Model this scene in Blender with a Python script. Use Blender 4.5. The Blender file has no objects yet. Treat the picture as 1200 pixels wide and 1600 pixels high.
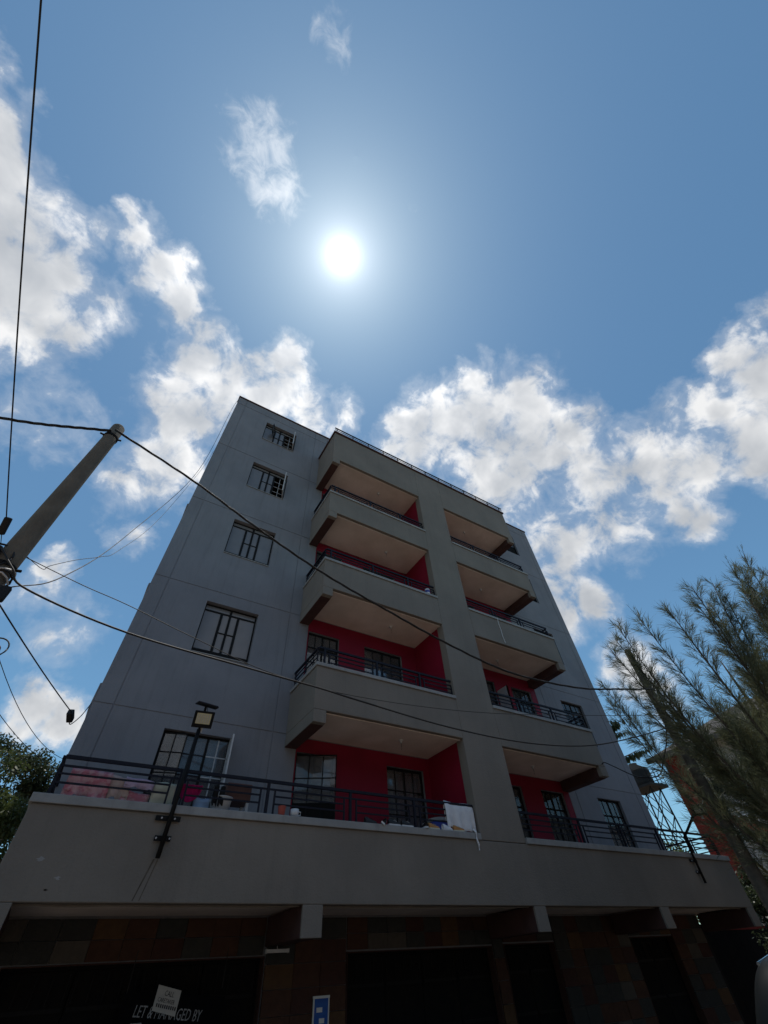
import bpy, bmesh, math, random
from mathutils import Vector, Matrix
rad = math.radians
sc = bpy.context.scene
COL = sc.collection

# ------------------------------------------------------------------ camera
cam_d = bpy.data.cameras.new('camera')
cam = bpy.data.objects.new('camera', cam_d); COL.objects.link(cam)
PITCH, YAW, ROLL = rad(48.9457), rad(34.6963), rad(4.4573)
fw = Vector((math.sin(YAW)*math.cos(PITCH), math.cos(YAW)*math.cos(PITCH), math.sin(PITCH)))
rt = Vector((math.cos(YAW), -math.sin(YAW), 0))
dn = fw.cross(rt)
r2 = rt*math.cos(ROLL) + dn*math.sin(ROLL)
d2 = -rt*math.sin(ROLL) + dn*math.cos(ROLL)
m3 = Matrix((r2, -d2, -fw)).transposed()
cam.matrix_world = Matrix.Translation((0, 0, 1.6)) @ m3.to_4x4()
cam_d.sensor_fit = 'VERTICAL'; cam_d.sensor_height = 36.0
cam_d.lens = 36.0*640.52/1600.0
cam_d.clip_start = 0.05; cam_d.clip_end = 3000
sc.camera = cam

# ------------------------------------------------------------------ view, sun, sky
vs = sc.view_settings
vs.view_transform = 'Standard'; vs.look = 'None'; vs.gamma = 1.0; vs.use_curve_mapping = False
vs.exposure = -0.35
SUN = Vector((0.05065, 0.15131, 0.98719)).normalized()
SUN_EL = math.asin(SUN.z); SUN_AZ = math.atan2(SUN.x, SUN.y)
sl = bpy.data.lights.new('sun', 'SUN'); sl.energy = 3.0; sl.angle = rad(0.53); sl.color = (1.0, 0.95, 0.87)
so = bpy.data.objects.new('sun', sl); COL.objects.link(so)
so.rotation_euler = SUN.to_track_quat('Z', 'Y').to_euler()
so.location = (0, 0, 60)

world = bpy.data.worlds.new('World'); sc.world = world; world.use_nodes = True
nt = world.node_tree; nt.nodes.clear()
def N(t, **k):
    n = nt.nodes.new(t)
    for a, b in k.items(): setattr(n, a, b)
    return n
def LK(a, b): nt.links.new(a, b)
def MATH(op, a, b=None, c=None, clamp=False):
    n = N('ShaderNodeMath', operation=op); n.use_clamp = clamp
    for i, v in enumerate((a, b, c)):
        if v is None: continue
        if isinstance(v, (int, float)): n.inputs[i].default_value = v
        else: LK(v, n.inputs[i])
    return n.outputs[0]
def MIXC(f, a, b):
    n = N('ShaderNodeMix', data_type='RGBA')
    for i, v in ((0, f), (6, a), (7, b)):
        if isinstance(v, (int, float)): n.inputs[i].default_value = v
        elif isinstance(v, tuple): n.inputs[i].default_value = (*v, 1)
        else: LK(v, n.inputs[i])
    return n.outputs[2]
geo = N('ShaderNodeTexCoord')
DIR = geo.outputs['Generated']
sky = N('ShaderNodeTexSky', sky_type='NISHITA')
sky.sun_disc = False; sky.sun_elevation = SUN_EL; sky.sun_rotation = SUN_AZ
sky.altitude = 300; sky.air_density = 1.0; sky.dust_density = 0.3; sky.ozone_density = 1.3
SKY_STR = 0.15
# clouds: (azimuth, elevation, radius in degrees, weight) of each cloud mass in the sky
CL = [(-71.5,58.0,2.5,1),(-64.1,57.7,3.2,1),(-57.4,57.3,3.9,1),(-49.9,56.9,4.4,1),(-43.3,54.8,5.2,1),(-40.5,51.6,5.2,1),(-36.5,54.0,3.7,1),(-49.3,51.5,6.3,1),(-34.2,58.9,2.5,.55),(-47.5,62.7,1.3,.4),(-64.1,61.1,1.1,.4),
(-49.1,65.7,1.3,.8),(-43.2,65.4,2.4,.85),(-35.6,65.6,3.1,1),(-27.2,65.4,3.3,1),(-33.6,63.3,2.0,.8),(-18.3,64.7,2.9,.9),(-14.5,60.9,4.5,1),(-11.7,55.9,5.5,1),(-7.7,61.1,4.5,1),(-8.7,49.6,4.1,.8),(-12.7,44.8,3.3,.55),(-9.2,45.8,3.3,.6),(4.2,67.5,3.0,1),(3.6,62.3,4.8,1),(15.1,61.0,4.2,.9),(23.9,62.1,2.6,.6),(-2.1,65.4,2.3,.8),
(64.6,62.1,3.1,.9),(51.9,59.1,6.0,1),(63.0,57.8,6.6,1),(71.2,55.9,5.5,1),(60.7,51.0,7.5,1),(71.9,50.7,5.9,1),(44.4,58.0,5.2,1),(78.9,50.2,2.6,.7),(74.9,44.4,5.6,.65),(80.6,42.1,5.6,.85),(83.7,39.1,4.2,.9),(81.5,34.9,2.9,.9),(65.8,39.9,5.5,.7),(73.8,39.2,5.5,.62),(88.2,44.9,2.6,.5),(61.8,35.1,4.3,.8),(64.4,31.3,3.3,.8),(60.3,30.5,3.4,.7),
(104.9,45.0,2.0,.9),(100.0,44.2,2.6,1),(98.7,41.0,3.8,1),(92.8,41.9,2.7,.9),(93.3,37.2,4.5,1),(99.0,37.2,6.1,1),(93.3,33.2,3.7,1),
(-13.9,33.0,2.1,.8),(-13.7,30.1,2.3,.5),(-8.3,38.8,1.8,.55),(-7.8,20.4,2.4,1),(-5.5,19.3,2.5,1),(-8.1,18.3,1.8,.9),(-9.3,27.7,3.0,.35),(-25.4,45.4,3.6,.3),(65.0,23.0,3.2,.9),(65.5,19.4,3.1,.7),(-2.1,19.3,2.3,.6)]
# the same broken cumulus carried on over the rest of the sky
_r = random.Random(5)
for i in range(8):
    a0 = 145 + i*18 + _r.uniform(-5, 5); e0 = _r.uniform(14, 40)
    for j in range(4):
        CL.append((a0 + _r.uniform(-8, 8), e0 + _r.uniform(-4, 4), _r.uniform(3, 6.5), 1))
WISP = [(-63.9,79.8,3.6,.9),(-45.0,81.0,3.7,1),(-71.8,78.7,1.9,.6),(-136.3,81.7,1.8,.5)]
def dirv(a, e):
    a, e = rad(a), rad(e); return (math.sin(a)*math.cos(e), math.cos(a)*math.cos(e), math.sin(e))
# bend the lookup direction a little so that cloud outlines are ragged
wn = N('ShaderNodeTexNoise'); wn.inputs['Scale'].default_value = 12.0; wn.inputs['Detail'].default_value = 8; wn.inputs['Roughness'].default_value = 0.6
LK(DIR, wn.inputs['Vector'])
wsub = N('ShaderNodeVectorMath', operation='SUBTRACT'); LK(wn.outputs['Color'], wsub.inputs[0]); wsub.inputs[1].default_value = (.5, .5, .5)
wsc = N('ShaderNodeVectorMath', operation='SCALE'); LK(wsub.outputs[0], wsc.inputs[0]); wsc.inputs['Scale'].default_value = 0.10
wadd = N('ShaderNodeVectorMath', operation='ADD'); LK(DIR, wadd.inputs[0]); LK(wsc.outputs[0], wadd.inputs[1])
wnm = N('ShaderNodeVectorMath', operation='NORMALIZE'); LK(wadd.outputs[0], wnm.inputs[0])
WD = wnm.outputs[0]
def field(L, V, grow=1.08):
    acc = None
    for a, e, r, w in L:
        d = N('ShaderNodeVectorMath', operation='DOT_PRODUCT'); LK(V, d.inputs[0]); d.inputs[1].default_value = dirv(a, e)
        k = 1.0/(1 - math.cos(rad(r*grow)))
        v = MATH('MULTIPLY_ADD', d.outputs['Value'], k*w, (1 - k)*w)
        acc = v if acc is None else MATH('SMOOTH_MAX', acc, v, 0.25)
    return MATH('MAXIMUM', acc, -1.0)
F = field(CL, WD)
cn = N('ShaderNodeTexNoise'); cn.inputs['Scale'].default_value = 13.0; cn.inputs['Detail'].default_value = 9; cn.inputs['Roughness'].default_value = 0.56; cn.inputs['Distortion'].default_value = 0.4
LK(DIR, cn.inputs['Vector'])
NZ = MATH('SUBTRACT', cn.outputs['Fac'], 0.5)
cf = N('ShaderNodeTexNoise'); cf.inputs['Scale'].default_value = 42.0; cf.inputs['Detail'].default_value = 8; cf.inputs['Roughness'].default_value = 0.62; cf.inputs['Distortion'].default_value = 0.6
LK(DIR, cf.inputs['Vector'])
DEN = MATH('MULTIPLY_ADD', MATH('SUBTRACT', cf.outputs['Fac'], .5), 0.75, MATH('MULTIPLY_ADD', NZ, 2.8, MATH('SUBTRACT', F, 0.24)))
def SSTEP(v, lo, hi):
    n = N('ShaderNodeMapRange', interpolation_type='SMOOTHSTEP'); LK(v, n.inputs[0]); n.inputs[1].default_value = lo; n.inputs[2].default_value = hi
    return n.outputs[0]
ALPHA = MATH('MAXIMUM', MATH('MULTIPLY', SSTEP(DEN, -0.2, 0.72), 0.97), MATH('MULTIPLY', SSTEP(DEN, -0.7, 0.5), 0.28))
# light through the cloud: thickness of the cloud between here and the sun
shv = N('ShaderNodeVectorMath', operation='MULTIPLY_ADD'); shv.inputs[0].default_value = SUN; shv.inputs[1].default_value = (.03, .03, .03); LK(DIR, shv.inputs[2])
cn2 = N('ShaderNodeTexNoise'); cn2.inputs['Scale'].default_value = 9.0; cn2.inputs['Detail'].default_value = 4; cn2.inputs['Roughness'].default_value = 0.5; cn2.inputs['Distortion'].default_value = 0.25
LK(shv.outputs[0], cn2.inputs['Vector'])
DEN2 = MATH('MAXIMUM', MATH('MULTIPLY_ADD', MATH('SUBTRACT', cn2.outputs['Fac'], .5), 3.4, MATH('SUBTRACT', F, 0.30)), 0.0)
SHADE = MATH('SUBTRACT', 1.0, MATH('EXPONENT', MATH('MULTIPLY', DEN2, -1.25)))
FW = field(WISP, DIR)
c2 = N('ShaderNodeTexNoise'); c2.inputs['Scale'].default_value = 26.0; c2.inputs['Detail'].default_value = 10; c2.inputs['Roughness'].default_value = 0.62; c2.inputs['Distortion'].default_value = 0.5
LK(DIR, c2.inputs['Vector'])
WDEN = MATH('MULTIPLY_ADD', MATH('SUBTRACT', c2.outputs['Fac'], .5), 3.0, MATH('SUBTRACT', FW, 0.35))
WALPHA = MATH('MULTIPLY', SSTEP(WDEN, -0.4, 1.3), 0.5)
# angle from the sun: bright air round the sun, brighter thin cloud near it
sd = N('ShaderNodeVectorMath', operation='DOT_PRODUCT'); LK(DIR, sd.inputs[0]); sd.inputs[1].default_value = SUN
ANG = MATH('MULTIPLY', MATH('ARCCOSINE', MATH('MINIMUM', sd.outputs['Value'], 0.999999)), 180/math.pi)
NEAR = MATH('EXPONENT', MATH('MULTIPLY', ANG, -1/22.0))
GAIN = MATH('MULTIPLY_ADD', NEAR, 0.7, 0.86)
ccol = MIXC(SHADE, (1.22, 1.22, 1.22), (0.46, 0.51, 0.58))
ccg = N('ShaderNodeVectorMath', operation='SCALE'); LK(ccol, ccg.inputs[0]); LK(GAIN, ccg.inputs['Scale'])
skys = N('ShaderNodeVectorMath', operation='MULTIPLY'); LK(sky.outputs[0], skys.inputs[0]); skys.inputs[1].default_value = (SKY_STR*.74, SKY_STR*1.02, SKY_STR*1.02)   # the camera's white balance
mx1 = MIXC(MATH('MULTIPLY', WALPHA, 1.0), skys.outputs[0], ccg.outputs[0])
mx2 = MIXC(ALPHA, mx1, ccg.outputs[0])
# sun disc with the bright aureole that hazy air makes round it
disc = MATH('MULTIPLY', MATH('EXPONENT', MATH('MULTIPLY', MATH('POWER', MATH('DIVIDE', ANG, 0.95), 1.15), -1.0)), 2.5)
aur = MATH('MULTIPLY', MATH('EXPONENT', MATH('MULTIPLY', ANG, -1/3.1)), 1.0)
aur2 = MATH('MULTIPLY', MATH('EXPONENT', MATH('MULTIPLY', ANG, -1/14.0)), 0.12)
glow = MATH('ADD', MATH('ADD', disc, aur), aur2)
gcol = N('ShaderNodeVectorMath', operation='SCALE'); gcol.inputs[0].default_value = (1.0, 0.98, 0.95); LK(glow, gcol.inputs['Scale'])
tot = N('ShaderNodeVectorMath', operation='ADD'); LK(mx2, tot.inputs[0]); LK(gcol.outputs[0], tot.inputs[1])
bg = N('ShaderNodeBackground'); bg.inputs['Strength'].default_value = 1.0; LK(tot.outputs[0], bg.inputs['Color'])
wo = N('ShaderNodeOutputWorld'); LK(bg.outputs[0], wo.inputs['Surface'])
try:
    world.cycles.sampling_method = 'MANUAL'; world.cycles.sample_map_resolution = 1024
except Exception: pass

# ------------------------------------------------------------------ materials
MATS = {}
def mat(name, c, c2=None, rough=.7, scale=6.0, bump=0.0, bscale=120.0, metal=0.0, spec=.3, streak=0.0, fac=(.35, .65), coat=0.0, detail=6):
    m = bpy.data.materials.new(name); m.use_nodes = True
    t = m.node_tree; b = t.nodes['Principled BSDF']
    b.inputs['Roughness'].default_value = rough; b.inputs['Metallic'].default_value = metal
    b.inputs['Specular IOR Level'].default_value = spec; b.inputs['Coat Weight'].default_value = coat
    tc = t.nodes.new('ShaderNodeTexCoord'); g = t.nodes.new('ShaderNodeNewGeometry')
    n = t.nodes.new('ShaderNodeTexNoise'); n.inputs['Scale'].default_value = scale; n.inputs['Detail'].default_value = detail; n.inputs['Roughness'].default_value = .6
    t.links.new(g.outputs['Position'], n.inputs['Vector'])
    mr = t.nodes.new('ShaderNodeMapRange'); mr.inputs[1].default_value, mr.inputs[2].default_value = fac
    t.links.new(n.outputs['Fac'], mr.inputs[0])
    mx = t.nodes.new('ShaderNodeMix'); mx.data_type = 'RGBA'
    c2 = c2 or tuple(v*.82 for v in c)
    mx.inputs[6].default_value = (*c, 1); mx.inputs[7].default_value = (*c2, 1)
    t.links.new(mr.outputs[0], mx.inputs[0]); out = mx.outputs[2]
    if streak > 0:   # rain streaks: noise stretched along z
        mp = t.nodes.new('ShaderNodeMapping'); mp.inputs['Scale'].default_value = (3.2, 3.2, .22)
        t.links.new(g.outputs['Position'], mp.inputs[0])
        n2 = t.nodes.new('ShaderNodeTexNoise'); n2.inputs['Scale'].default_value = 2.3; n2.inputs['Detail'].default_value = 8; n2.inputs['Roughness'].default_value = .65
        t.links.new(mp.outputs[0], n2.inputs['Vector'])
        m2 = t.nodes.new('ShaderNodeMapRange'); m2.inputs[1].default_value = .52; m2.inputs[2].default_value = .75; m2.inputs[4].default_value = streak
        t.links.new(n2.outputs['Fac'], m2.inputs[0])
        mx2 = t.nodes.new('ShaderNodeMix'); mx2.data_type = 'RGBA'; mx2.inputs[7].default_value = (*[v*.45 for v in c], 1)
        t.links.new(m2.outputs[0], mx2.inputs[0]); t.links.new(out, mx2.inputs[6]); out = mx2.outputs[2]
    t.links.new(out, b.inputs['Base Color'])
    if bump > 0:
        n3 = t.nodes.new('ShaderNodeTexNoise'); n3.inputs['Scale'].default_value = bscale; n3.inputs['Detail'].default_value = 4
        t.links.new(g.outputs['Position'], n3.inputs['Vector'])
        bp = t.nodes.new('ShaderNodeBump'); bp.inputs['Strength'].default_value = bump; bp.inputs['Distance'].default_value = .02
        t.links.new(n3.outputs['Fac'], bp.inputs['Height']); t.links.new(bp.outputs[0], b.inputs['Normal'])
    MATS[name] = m; return m
def glass(name, tint, trans, rough=.03, lo=.12, hi=.3):
    m = bpy.data.materials.new(name); m.use_nodes = True; t = m.node_tree; t.nodes.clear()
    o = t.nodes.new('ShaderNodeOutputMaterial')
    tr = t.nodes.new('ShaderNodeBsdfTransparent'); tr.inputs[0].default_value = (*trans, 1)
    df = t.nodes.new('ShaderNodeBsdfDiffuse'); df.inputs[0].default_value = (*tint, 1)
    gl = t.nodes.new('ShaderNodeBsdfGlossy'); gl.inputs['Roughness'].default_value = rough; gl.inputs['Color'].default_value = (.9, .9, .9, 1)
    nz = t.nodes.new('ShaderNodeTexNoise'); nz.inputs['Scale'].default_value = 3.0
    g = t.nodes.new('ShaderNodeNewGeometry'); t.links.new(g.outputs['Position'], nz.inputs['Vector'])
    mr = t.nodes.new('ShaderNodeMapRange'); mr.inputs[3].default_value = lo; mr.inputs[4].default_value = hi
    t.links.new(nz.outputs['Fac'], mr.inputs[0])
    a = t.nodes.new('ShaderNodeMixShader'); t.links.new(mr.outputs[0], a.inputs[0]); t.links.new(tr.outputs[0], a.inputs[1]); t.links.new(df.outputs[0], a.inputs[2])
    fr = t.nodes.new('ShaderNodeFresnel'); fr.inputs[0].default_value = 1.5
    b = t.nodes.new('ShaderNodeMixShader'); t.links.new(fr.outputs[0], b.inputs[0]); t.links.new(a.outputs[0], b.inputs[1]); t.links.new(gl.outputs[0], b.inputs[2])
    t.links.new(b.outputs[0], o.inputs[0]); MATS[name] = m; return m
def leafmat(name, c, c2, trans=.35, scale=1.5):
    m = bpy.data.materials.new(name); m.use_nodes = True; t = m.node_tree; t.nodes.clear()
    o = t.nodes.new('ShaderNodeOutputMaterial')
    g = t.nodes.new('ShaderNodeNewGeometry')
    n = t.nodes.new('ShaderNodeTexNoise'); n.inputs['Scale'].default_value = scale; n.inputs['Detail'].default_value = 5
    t.links.new(g.outputs['Position'], n.inputs['Vector'])
    mr = t.nodes.new('ShaderNodeMapRange'); mr.inputs[1].default_value = .35; mr.inputs[2].default_value = .65; t.links.new(n.outputs['Fac'], mr.inputs[0])
    mx = t.nodes.new('ShaderNodeMix'); mx.data_type = 'RGBA'; mx.inputs[6].default_value = (*c, 1); mx.inputs[7].default_value = (*c2, 1)
    t.links.new(mr.outputs[0], mx.inputs[0])
    pb = t.nodes.new('ShaderNodeBsdfPrincipled'); pb.inputs['Roughness'].default_value = .45; pb.inputs['Specular IOR Level'].default_value = .4
    t.links.new(mx.outputs[2], pb.inputs['Base Color'])
    tl = t.nodes.new('ShaderNodeBsdfTranslucent'); t.links.new(mx.outputs[2], tl.inputs[0])
    ms = t.nodes.new('ShaderNodeMixShader'); ms.inputs[0].default_value = trans
    t.links.new(pb.outputs[0], ms.inputs[1]); t.links.new(tl.outputs[0], ms.inputs[2]); t.links.new(ms.outputs[0], o.inputs[0])
    MATS[name] = m; return m

mat('blue_plaster', (.235, .238, .258), (.198, .201, .222), rough=.85, scale=.9, bump=.25, bscale=45, streak=.3, detail=9)
mat('beige_plaster', (.228, .2, .172), (.19, .166, .143), rough=.88, scale=.8, bump=.35, bscale=38, streak=.2, detail=9)
mat('cap_white', (.33, .325, .32), (.26, .255, .25), rough=.75, scale=3, bump=.15, streak=.4)
mat('soffit', (.80, .69, .63), (.66, .56, .50), rough=.85, scale=1.3, bump=.12, bscale=30, detail=9)
mat('red_paint', (.235, .004, .026), (.19, .0035, .02), rough=.65, scale=1.2, bump=.1, bscale=40)
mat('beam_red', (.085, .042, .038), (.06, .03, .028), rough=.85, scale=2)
mat('dark_metal', (.009, .009, .010), (.013, .012, .012), rough=.65, scale=20, spec=.15)
mat('blue_metal', (.009, .010, .019), (.013, .014, .023), rough=.6, scale=20, spec=.2)
mat('white_metal', (.55, .55, .56), (.45, .45, .46), rough=.5, scale=20)
mat('interior', (.10, .09, .08), rough=.9, scale=2)
mat('concrete', (.24, .23, .215), (.18, .172, .16), rough=.9, scale=3, bump=.3, bscale=60, streak=.3)
mat('pole_concrete', (.165, .142, .112), (.12, .102, .08), rough=.9, scale=4, bump=.3, bscale=70)
mat('wood_pole', (.14, .115, .09), (.075, .062, .05), rough=.9, scale=6, bump=.4, bscale=40, streak=.6)
mat('cable', (.012, .011, .012), (.02, .018, .018), rough=.55, scale=30)
mat('plastic_black', (.012, .012, .013), rough=.6, scale=30)
mat('ground', (.42, .31, .21), (.34, .245, .165), rough=.95, scale=.6, bump=.3, bscale=25)
mat('dirt_road', (.32, .25, .18), (.25, .19, .14), rough=.95, scale=1.2, bump=.4, bscale=60)
mat('low_bounce_paving', (.085, .076, .066), (.062, .056, .049), rough=.9, scale=1.0, bump=.2)  # dark so that the added forecourt bounces little light upward
for i, (a, b) in enumerate([((.16,.075,.045),(.12,.055,.035)), ((.10,.095,.085),(.075,.075,.07)), ((.22,.12,.055),(.17,.09,.045)), ((.13,.055,.04),(.1,.045,.035)), ((.19,.165,.135),(.15,.13,.11)), ((.085,.085,.08),(.065,.065,.06))]):
    mat('stone_%d' % i, tuple(v*.5 for v in a), tuple(v*.5 for v in b), rough=.8, scale=9, bump=.3, bscale=30)
mat('steel_door', (.009, .009, .010), (.013, .012, .011), rough=.9, scale=6, spec=.1)
mat('white_print', (.75, .75, .73), (.68, .68, .66), rough=.6, scale=10)
mat('ink', (.03, .03, .035), rough=.7)
mat('paper', (.48, .46, .42), (.42, .4, .37), rough=.8, scale=12)
mat('poster_blue', (.02, .09, .36), (.03, .13, .45), rough=.5, scale=12)
mat('banner', (.006, .006, .007), rough=.95, spec=.05)
mat('banner_print', (.36, .36, .36), (.22, .22, .22), rough=.8, scale=14)
mat('lamp_glass', (.62, .55, .34), (.5, .44, .28), rough=.25, scale=60, spec=.5)
mat('panel_dark', (.02, .025, .05), rough=.2, spec=.5)
mat('cloth_pink', (.55, .19, .24), (.62, .36, .38), rough=.9, scale=9, bump=.2, bscale=60, fac=(.45, .55))
mat('cloth_tan', (.55, .42, .36), (.5, .34, .31), rough=.9, scale=9, bump=.2, bscale=60)
mat('cloth_lilac', (.55, .43, .56), (.48, .36, .5), rough=.9, scale=12, bump=.2, bscale=60)
mat('cloth_magenta', (.42, .01, .12), (.34, .01, .1), rough=.85, scale=6, bump=.1)
mat('cloth_blue', (.22, .32, .5), (.28, .4, .55), rough=.9, scale=6, bump=.1)
mat('cloth_cream', (.58, .56, .44), (.5, .48, .38), rough=.9, scale=6, bump=.1)
mat('cloth_white', (.72, .72, .74), (.62, .62, .65), rough=.9, scale=8, bump=.15)
mat('cloth_black', (.015, .015, .016), rough=.9)
mat('plastic_brown', (.12, .05, .035), (.09, .04, .03), rough=.5, scale=5)
mat('plastic_white', (.62, .62, .63), rough=.45, scale=5)
mat('plastic_red', (.5, .12, .1), rough=.45, scale=5)
mat('plastic_blue', (.05, .07, .3), rough=.4, scale=5)
mat('leather_tan', (.45, .2, .05), (.36, .15, .04), rough=.5, scale=20)
mat('shoe_black', (.015, .015, .017), rough=.5)
mat('curtain', (.42, .42, .46), (.34, .34, .39), rough=.9, scale=4)
mat('curtain_blue', (.30, .38, .5), (.26, .33, .45), rough=.9, scale=4)
glass('glass', (.30, .29, .30), (.75, .78, .8))
glass('glass_grey', (.26, .25, .26), (.5, .51, .53), .12, .6, .85)
leafmat('leaf_bright', (.115, .14, .045), (.068, .095, .03), .4, 1.2)
leafmat('leaf_dark', (.07, .088, .04), (.042, .058, .027), .35, .8)
leafmat('needle', (.16, .178, .105), (.10, .115, .072), .5, 1.1)
leafmat('needle_light', (.19, .19, .095), (.12, .125, .065), .5, 1.1)
mat('bark', (.11, .085, .065), (.06, .048, .038), rough=.95, scale=8, bump=.5, bscale=30)
mat('brick_red', (.22, .022, .015), (.17, .018, .012), rough=.8, scale=2, bump=.1)
mat('wall_white', (.46, .44, .42), (.38, .36, .34), rough=.85, scale=1.5, bump=.1, streak=.4)
mat('block_stone', (.38, .33, .29), (.3, .26, .23), rough=.9, scale=3, bump=.2)
mat('roof_dark', (.10, .085, .08), (.07, .06, .055), rough=.8, scale=3)
mat('car_paint', (.010, .012, .013), (.009, .011, .012), rough=.45, scale=3, spec=.3, coat=.1)
mat('chrome', (.75, .76, .78), (.7, .7, .72), rough=.12, metal=1.0)
mat('car_glass', (.02, .024, .026), rough=.05, spec=.6)
mat('rubber', (.02, .02, .02), rough=.85)
mat('red_cloth', (.36, .03, .045), (.28, .02, .035), rough=.85, scale=8)
mat('tank', (.035, .035, .036), rough=.9, scale=3, spec=.1)

# ------------------------------------------------------------------ mesh helpers
ROOT = {}
def root_loc(o):
    while o is not None:
        if o.name in ROOT: return ROOT[o.name]
        o = o.parent
    return Vector((0, 0, 0))
class MB:
    def __init__(s): s.v = []; s.f = []
    def add(s, vs, fs):
        k = len(s.v); s.v += [tuple(p) for p in vs]; s.f += [tuple(k+i for i in f) for f in fs]; return s
    def quad(s, a, b, c, d): return s.add([a, b, c, d], [(0, 1, 2, 3)])
    def box(s, x0, x1, y0, y1, z0, z1):
        return s.add([(x0,y0,z0),(x1,y0,z0),(x1,y1,z0),(x0,y1,z0),(x0,y0,z1),(x1,y0,z1),(x1,y1,z1),(x0,y1,z1)],
              [(0,3,2,1),(4,5,6,7),(0,1,5,4),(1,2,6,5),(2,3,7,6),(3,0,4,7)])
    def tube(s, pts, r, n=8, cap=True):
        pts = [Vector(p) for p in pts]; k = len(pts)
        rs = r if isinstance(r, (list, tuple)) else [r]*k
        ref = Vector((0, 0, 1)); vs = []
        for i, p in enumerate(pts):
            t = (pts[min(i+1, k-1)] - pts[max(i-1, 0)]).normalized()
            a = t.cross(ref)
            if a.length < .05: a = t.cross(Vector((1, 0, 0)))
            a.normalize(); b = t.cross(a)
            for j in range(n):
                q = 2*math.pi*j/n
                vs.append(p + (a*math.cos(q) + b*math.sin(q))*rs[i])
        fs = [(i*n+j, i*n+(j+1) % n, (i+1)*n+(j+1) % n, (i+1)*n+j) for i in range(k-1) for j in range(n)]
        if cap: fs += [tuple(range(n-1, -1, -1)), tuple((k-1)*n+j for j in range(n))]
        return s.add(vs, fs)
    def lathe(s, prof, c, n=16):
        c = Vector(c); vs = []
        for r, z in prof:
            for j in range(n):
                q = 2*math.pi*j/n; vs.append(c + Vector((r*math.cos(q), r*math.sin(q), z)))
        k = len(prof)
        return s.add(vs, [(i*n+j, i*n+(j+1) % n, (i+1)*n+(j+1) % n, (i+1)*n+j) for i in range(k-1) for j in range(n)])
    def xform(s, M):
        s.v = [tuple(M @ Vector(p)) for p in s.v]; return s
    def build(s, name, m, parent=None, smooth=False, bevel=0.0):
        L = root_loc(parent) if parent is not None else Vector((0, 0, 0))
        me = bpy.data.meshes.new(name)
        me.from_pydata([(p[0]-L.x, p[1]-L.y, p[2]-L.z) for p in s.v], [], s.f); me.update()
        me.materials.append(MATS[m])
        if smooth: me.polygons.foreach_set('use_smooth', [True]*len(me.polygons))
        o = bpy.data.objects.new(name, me); COL.objects.link(o)
        if parent is not None: o.parent = parent
        if bevel > 0:
            b = o.modifiers.new('bevel', 'BEVEL'); b.width = bevel; b.segments = 2; b.limit_method = 'ANGLE'
        return o
def thing(name, label, cat, loc=(0, 0, 0), group=None):
    o = bpy.data.objects.new(name, None); COL.objects.link(o); o.location = loc
    o.empty_display_size = .2
    o['label'] = label; o['category'] = cat
    if group: o['group'] = group
    ROOT[o.name] = Vector(loc); return o
def tag(o, label, cat, group=None):
    o['label'] = label; o['category'] = cat
    if group: o['group'] = group
    return o
_BX = {}
def piece(name, x0, x1, y0, y1, z0, z1, m, parent):
    """box part; alike boxes share mesh data"""
    key = (name, round(x1-x0, 3), round(y1-y0, 3), round(z1-z0, 3), m)
    if key not in _BX:
        me = bpy.data.meshes.new(name); b = MB().box(0, x1-x0, 0, y1-y0, 0, z1-z0)
        me.from_pydata(b.v, [], b.f); me.update(); me.materials.append(MATS[m]); _BX[key] = me
    o = bpy.data.objects.new(name, _BX[key]); COL.objects.link(o); o.parent = parent
    o.location = Vector((x0, y0, z0)) - root_loc(parent); ROOT[o.name] = Vector((x0, y0, z0)); return o
def plate(mb, x0, x1, z0, z1, y0, y1, holes, reveal=None):
    """wall plate in XZ facing -Y with rectangular holes; reveals of the holes run back to y1"""
    xs = sorted({x0, x1, *[min(max(h[i], x0), x1) for h in holes for i in (0, 1)]})
    zs = sorted({z0, z1, *[min(max(h[i], z0), z1) for h in holes for i in (2, 3)]})
    inh = lambda x, z: any(h[0] < x < h[1] and h[2] < z < h[3] for h in holes)
    for a, b in zip(xs, xs[1:]):
        for c, d in zip(zs, zs[1:]):
            if not inh((a+b)/2, (c+d)/2):
                mb.quad((a, y0, c), (b, y0, c), (b, y0, d), (a, y0, d))
    for h in holes:
        a, b, c, d = max(h[0], x0), min(h[1], x1), max(h[2], z0), min(h[3], z1)
        if a >= b or c >= d: continue
        if h[0] >= x0: mb.quad((a, y0, c), (a, y0, d), (a, y1, d), (a, y1, c))
        if h[1] <= x1: mb.quad((b, y0, c), (b, y1, c), (b, y1, d), (b, y0, d))
        if h[2] >= z0: mb.quad((a, y0, c), (a, y1, c), (b, y1, c), (b, y0, c))
        if h[3] <= z1: mb.quad((a, y0, d), (b, y0, d), (b, y1, d), (a, y1, d))
    mb.quad((x0, y0, z0), (x0, y0, z1), (x0, y1, z1), (x0, y1, z0)); mb.quad((x1, y0, z0), (x1, y1, z0), (x1, y1, z1), (x1, y0, z1))
    mb.quad((x0, y0, z1), (x1, y0, z1), (x1, y1, z1), (x0, y1, z1)); mb.quad((x0, y0, z0), (x0, y1, z0), (x1, y1, z0), (x1, y0, z0))
    return mb

# ------------------------------------------------------------------ ground
def sheet(name, x0, x1, y0, y1, z, m):
    o = MB().quad((x0, y0, z), (x1, y0, z), (x1, y1, z), (x0, y1, z)).build(name, m); o['kind'] = 'structure'; return o
sheet('ground', -1500, 1500, -1500, 1500, 0, 'ground')
sheet('road', -1500, 1500, -6.5, -1.0, .004, 'dirt_road')
sheet('added_dark_forecourt', -22, 40, 3.0, 9.2, .008, 'low_bounce_paving')  # unseen dark forecourt, added to cut light bounced onto the lowest storey

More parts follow.
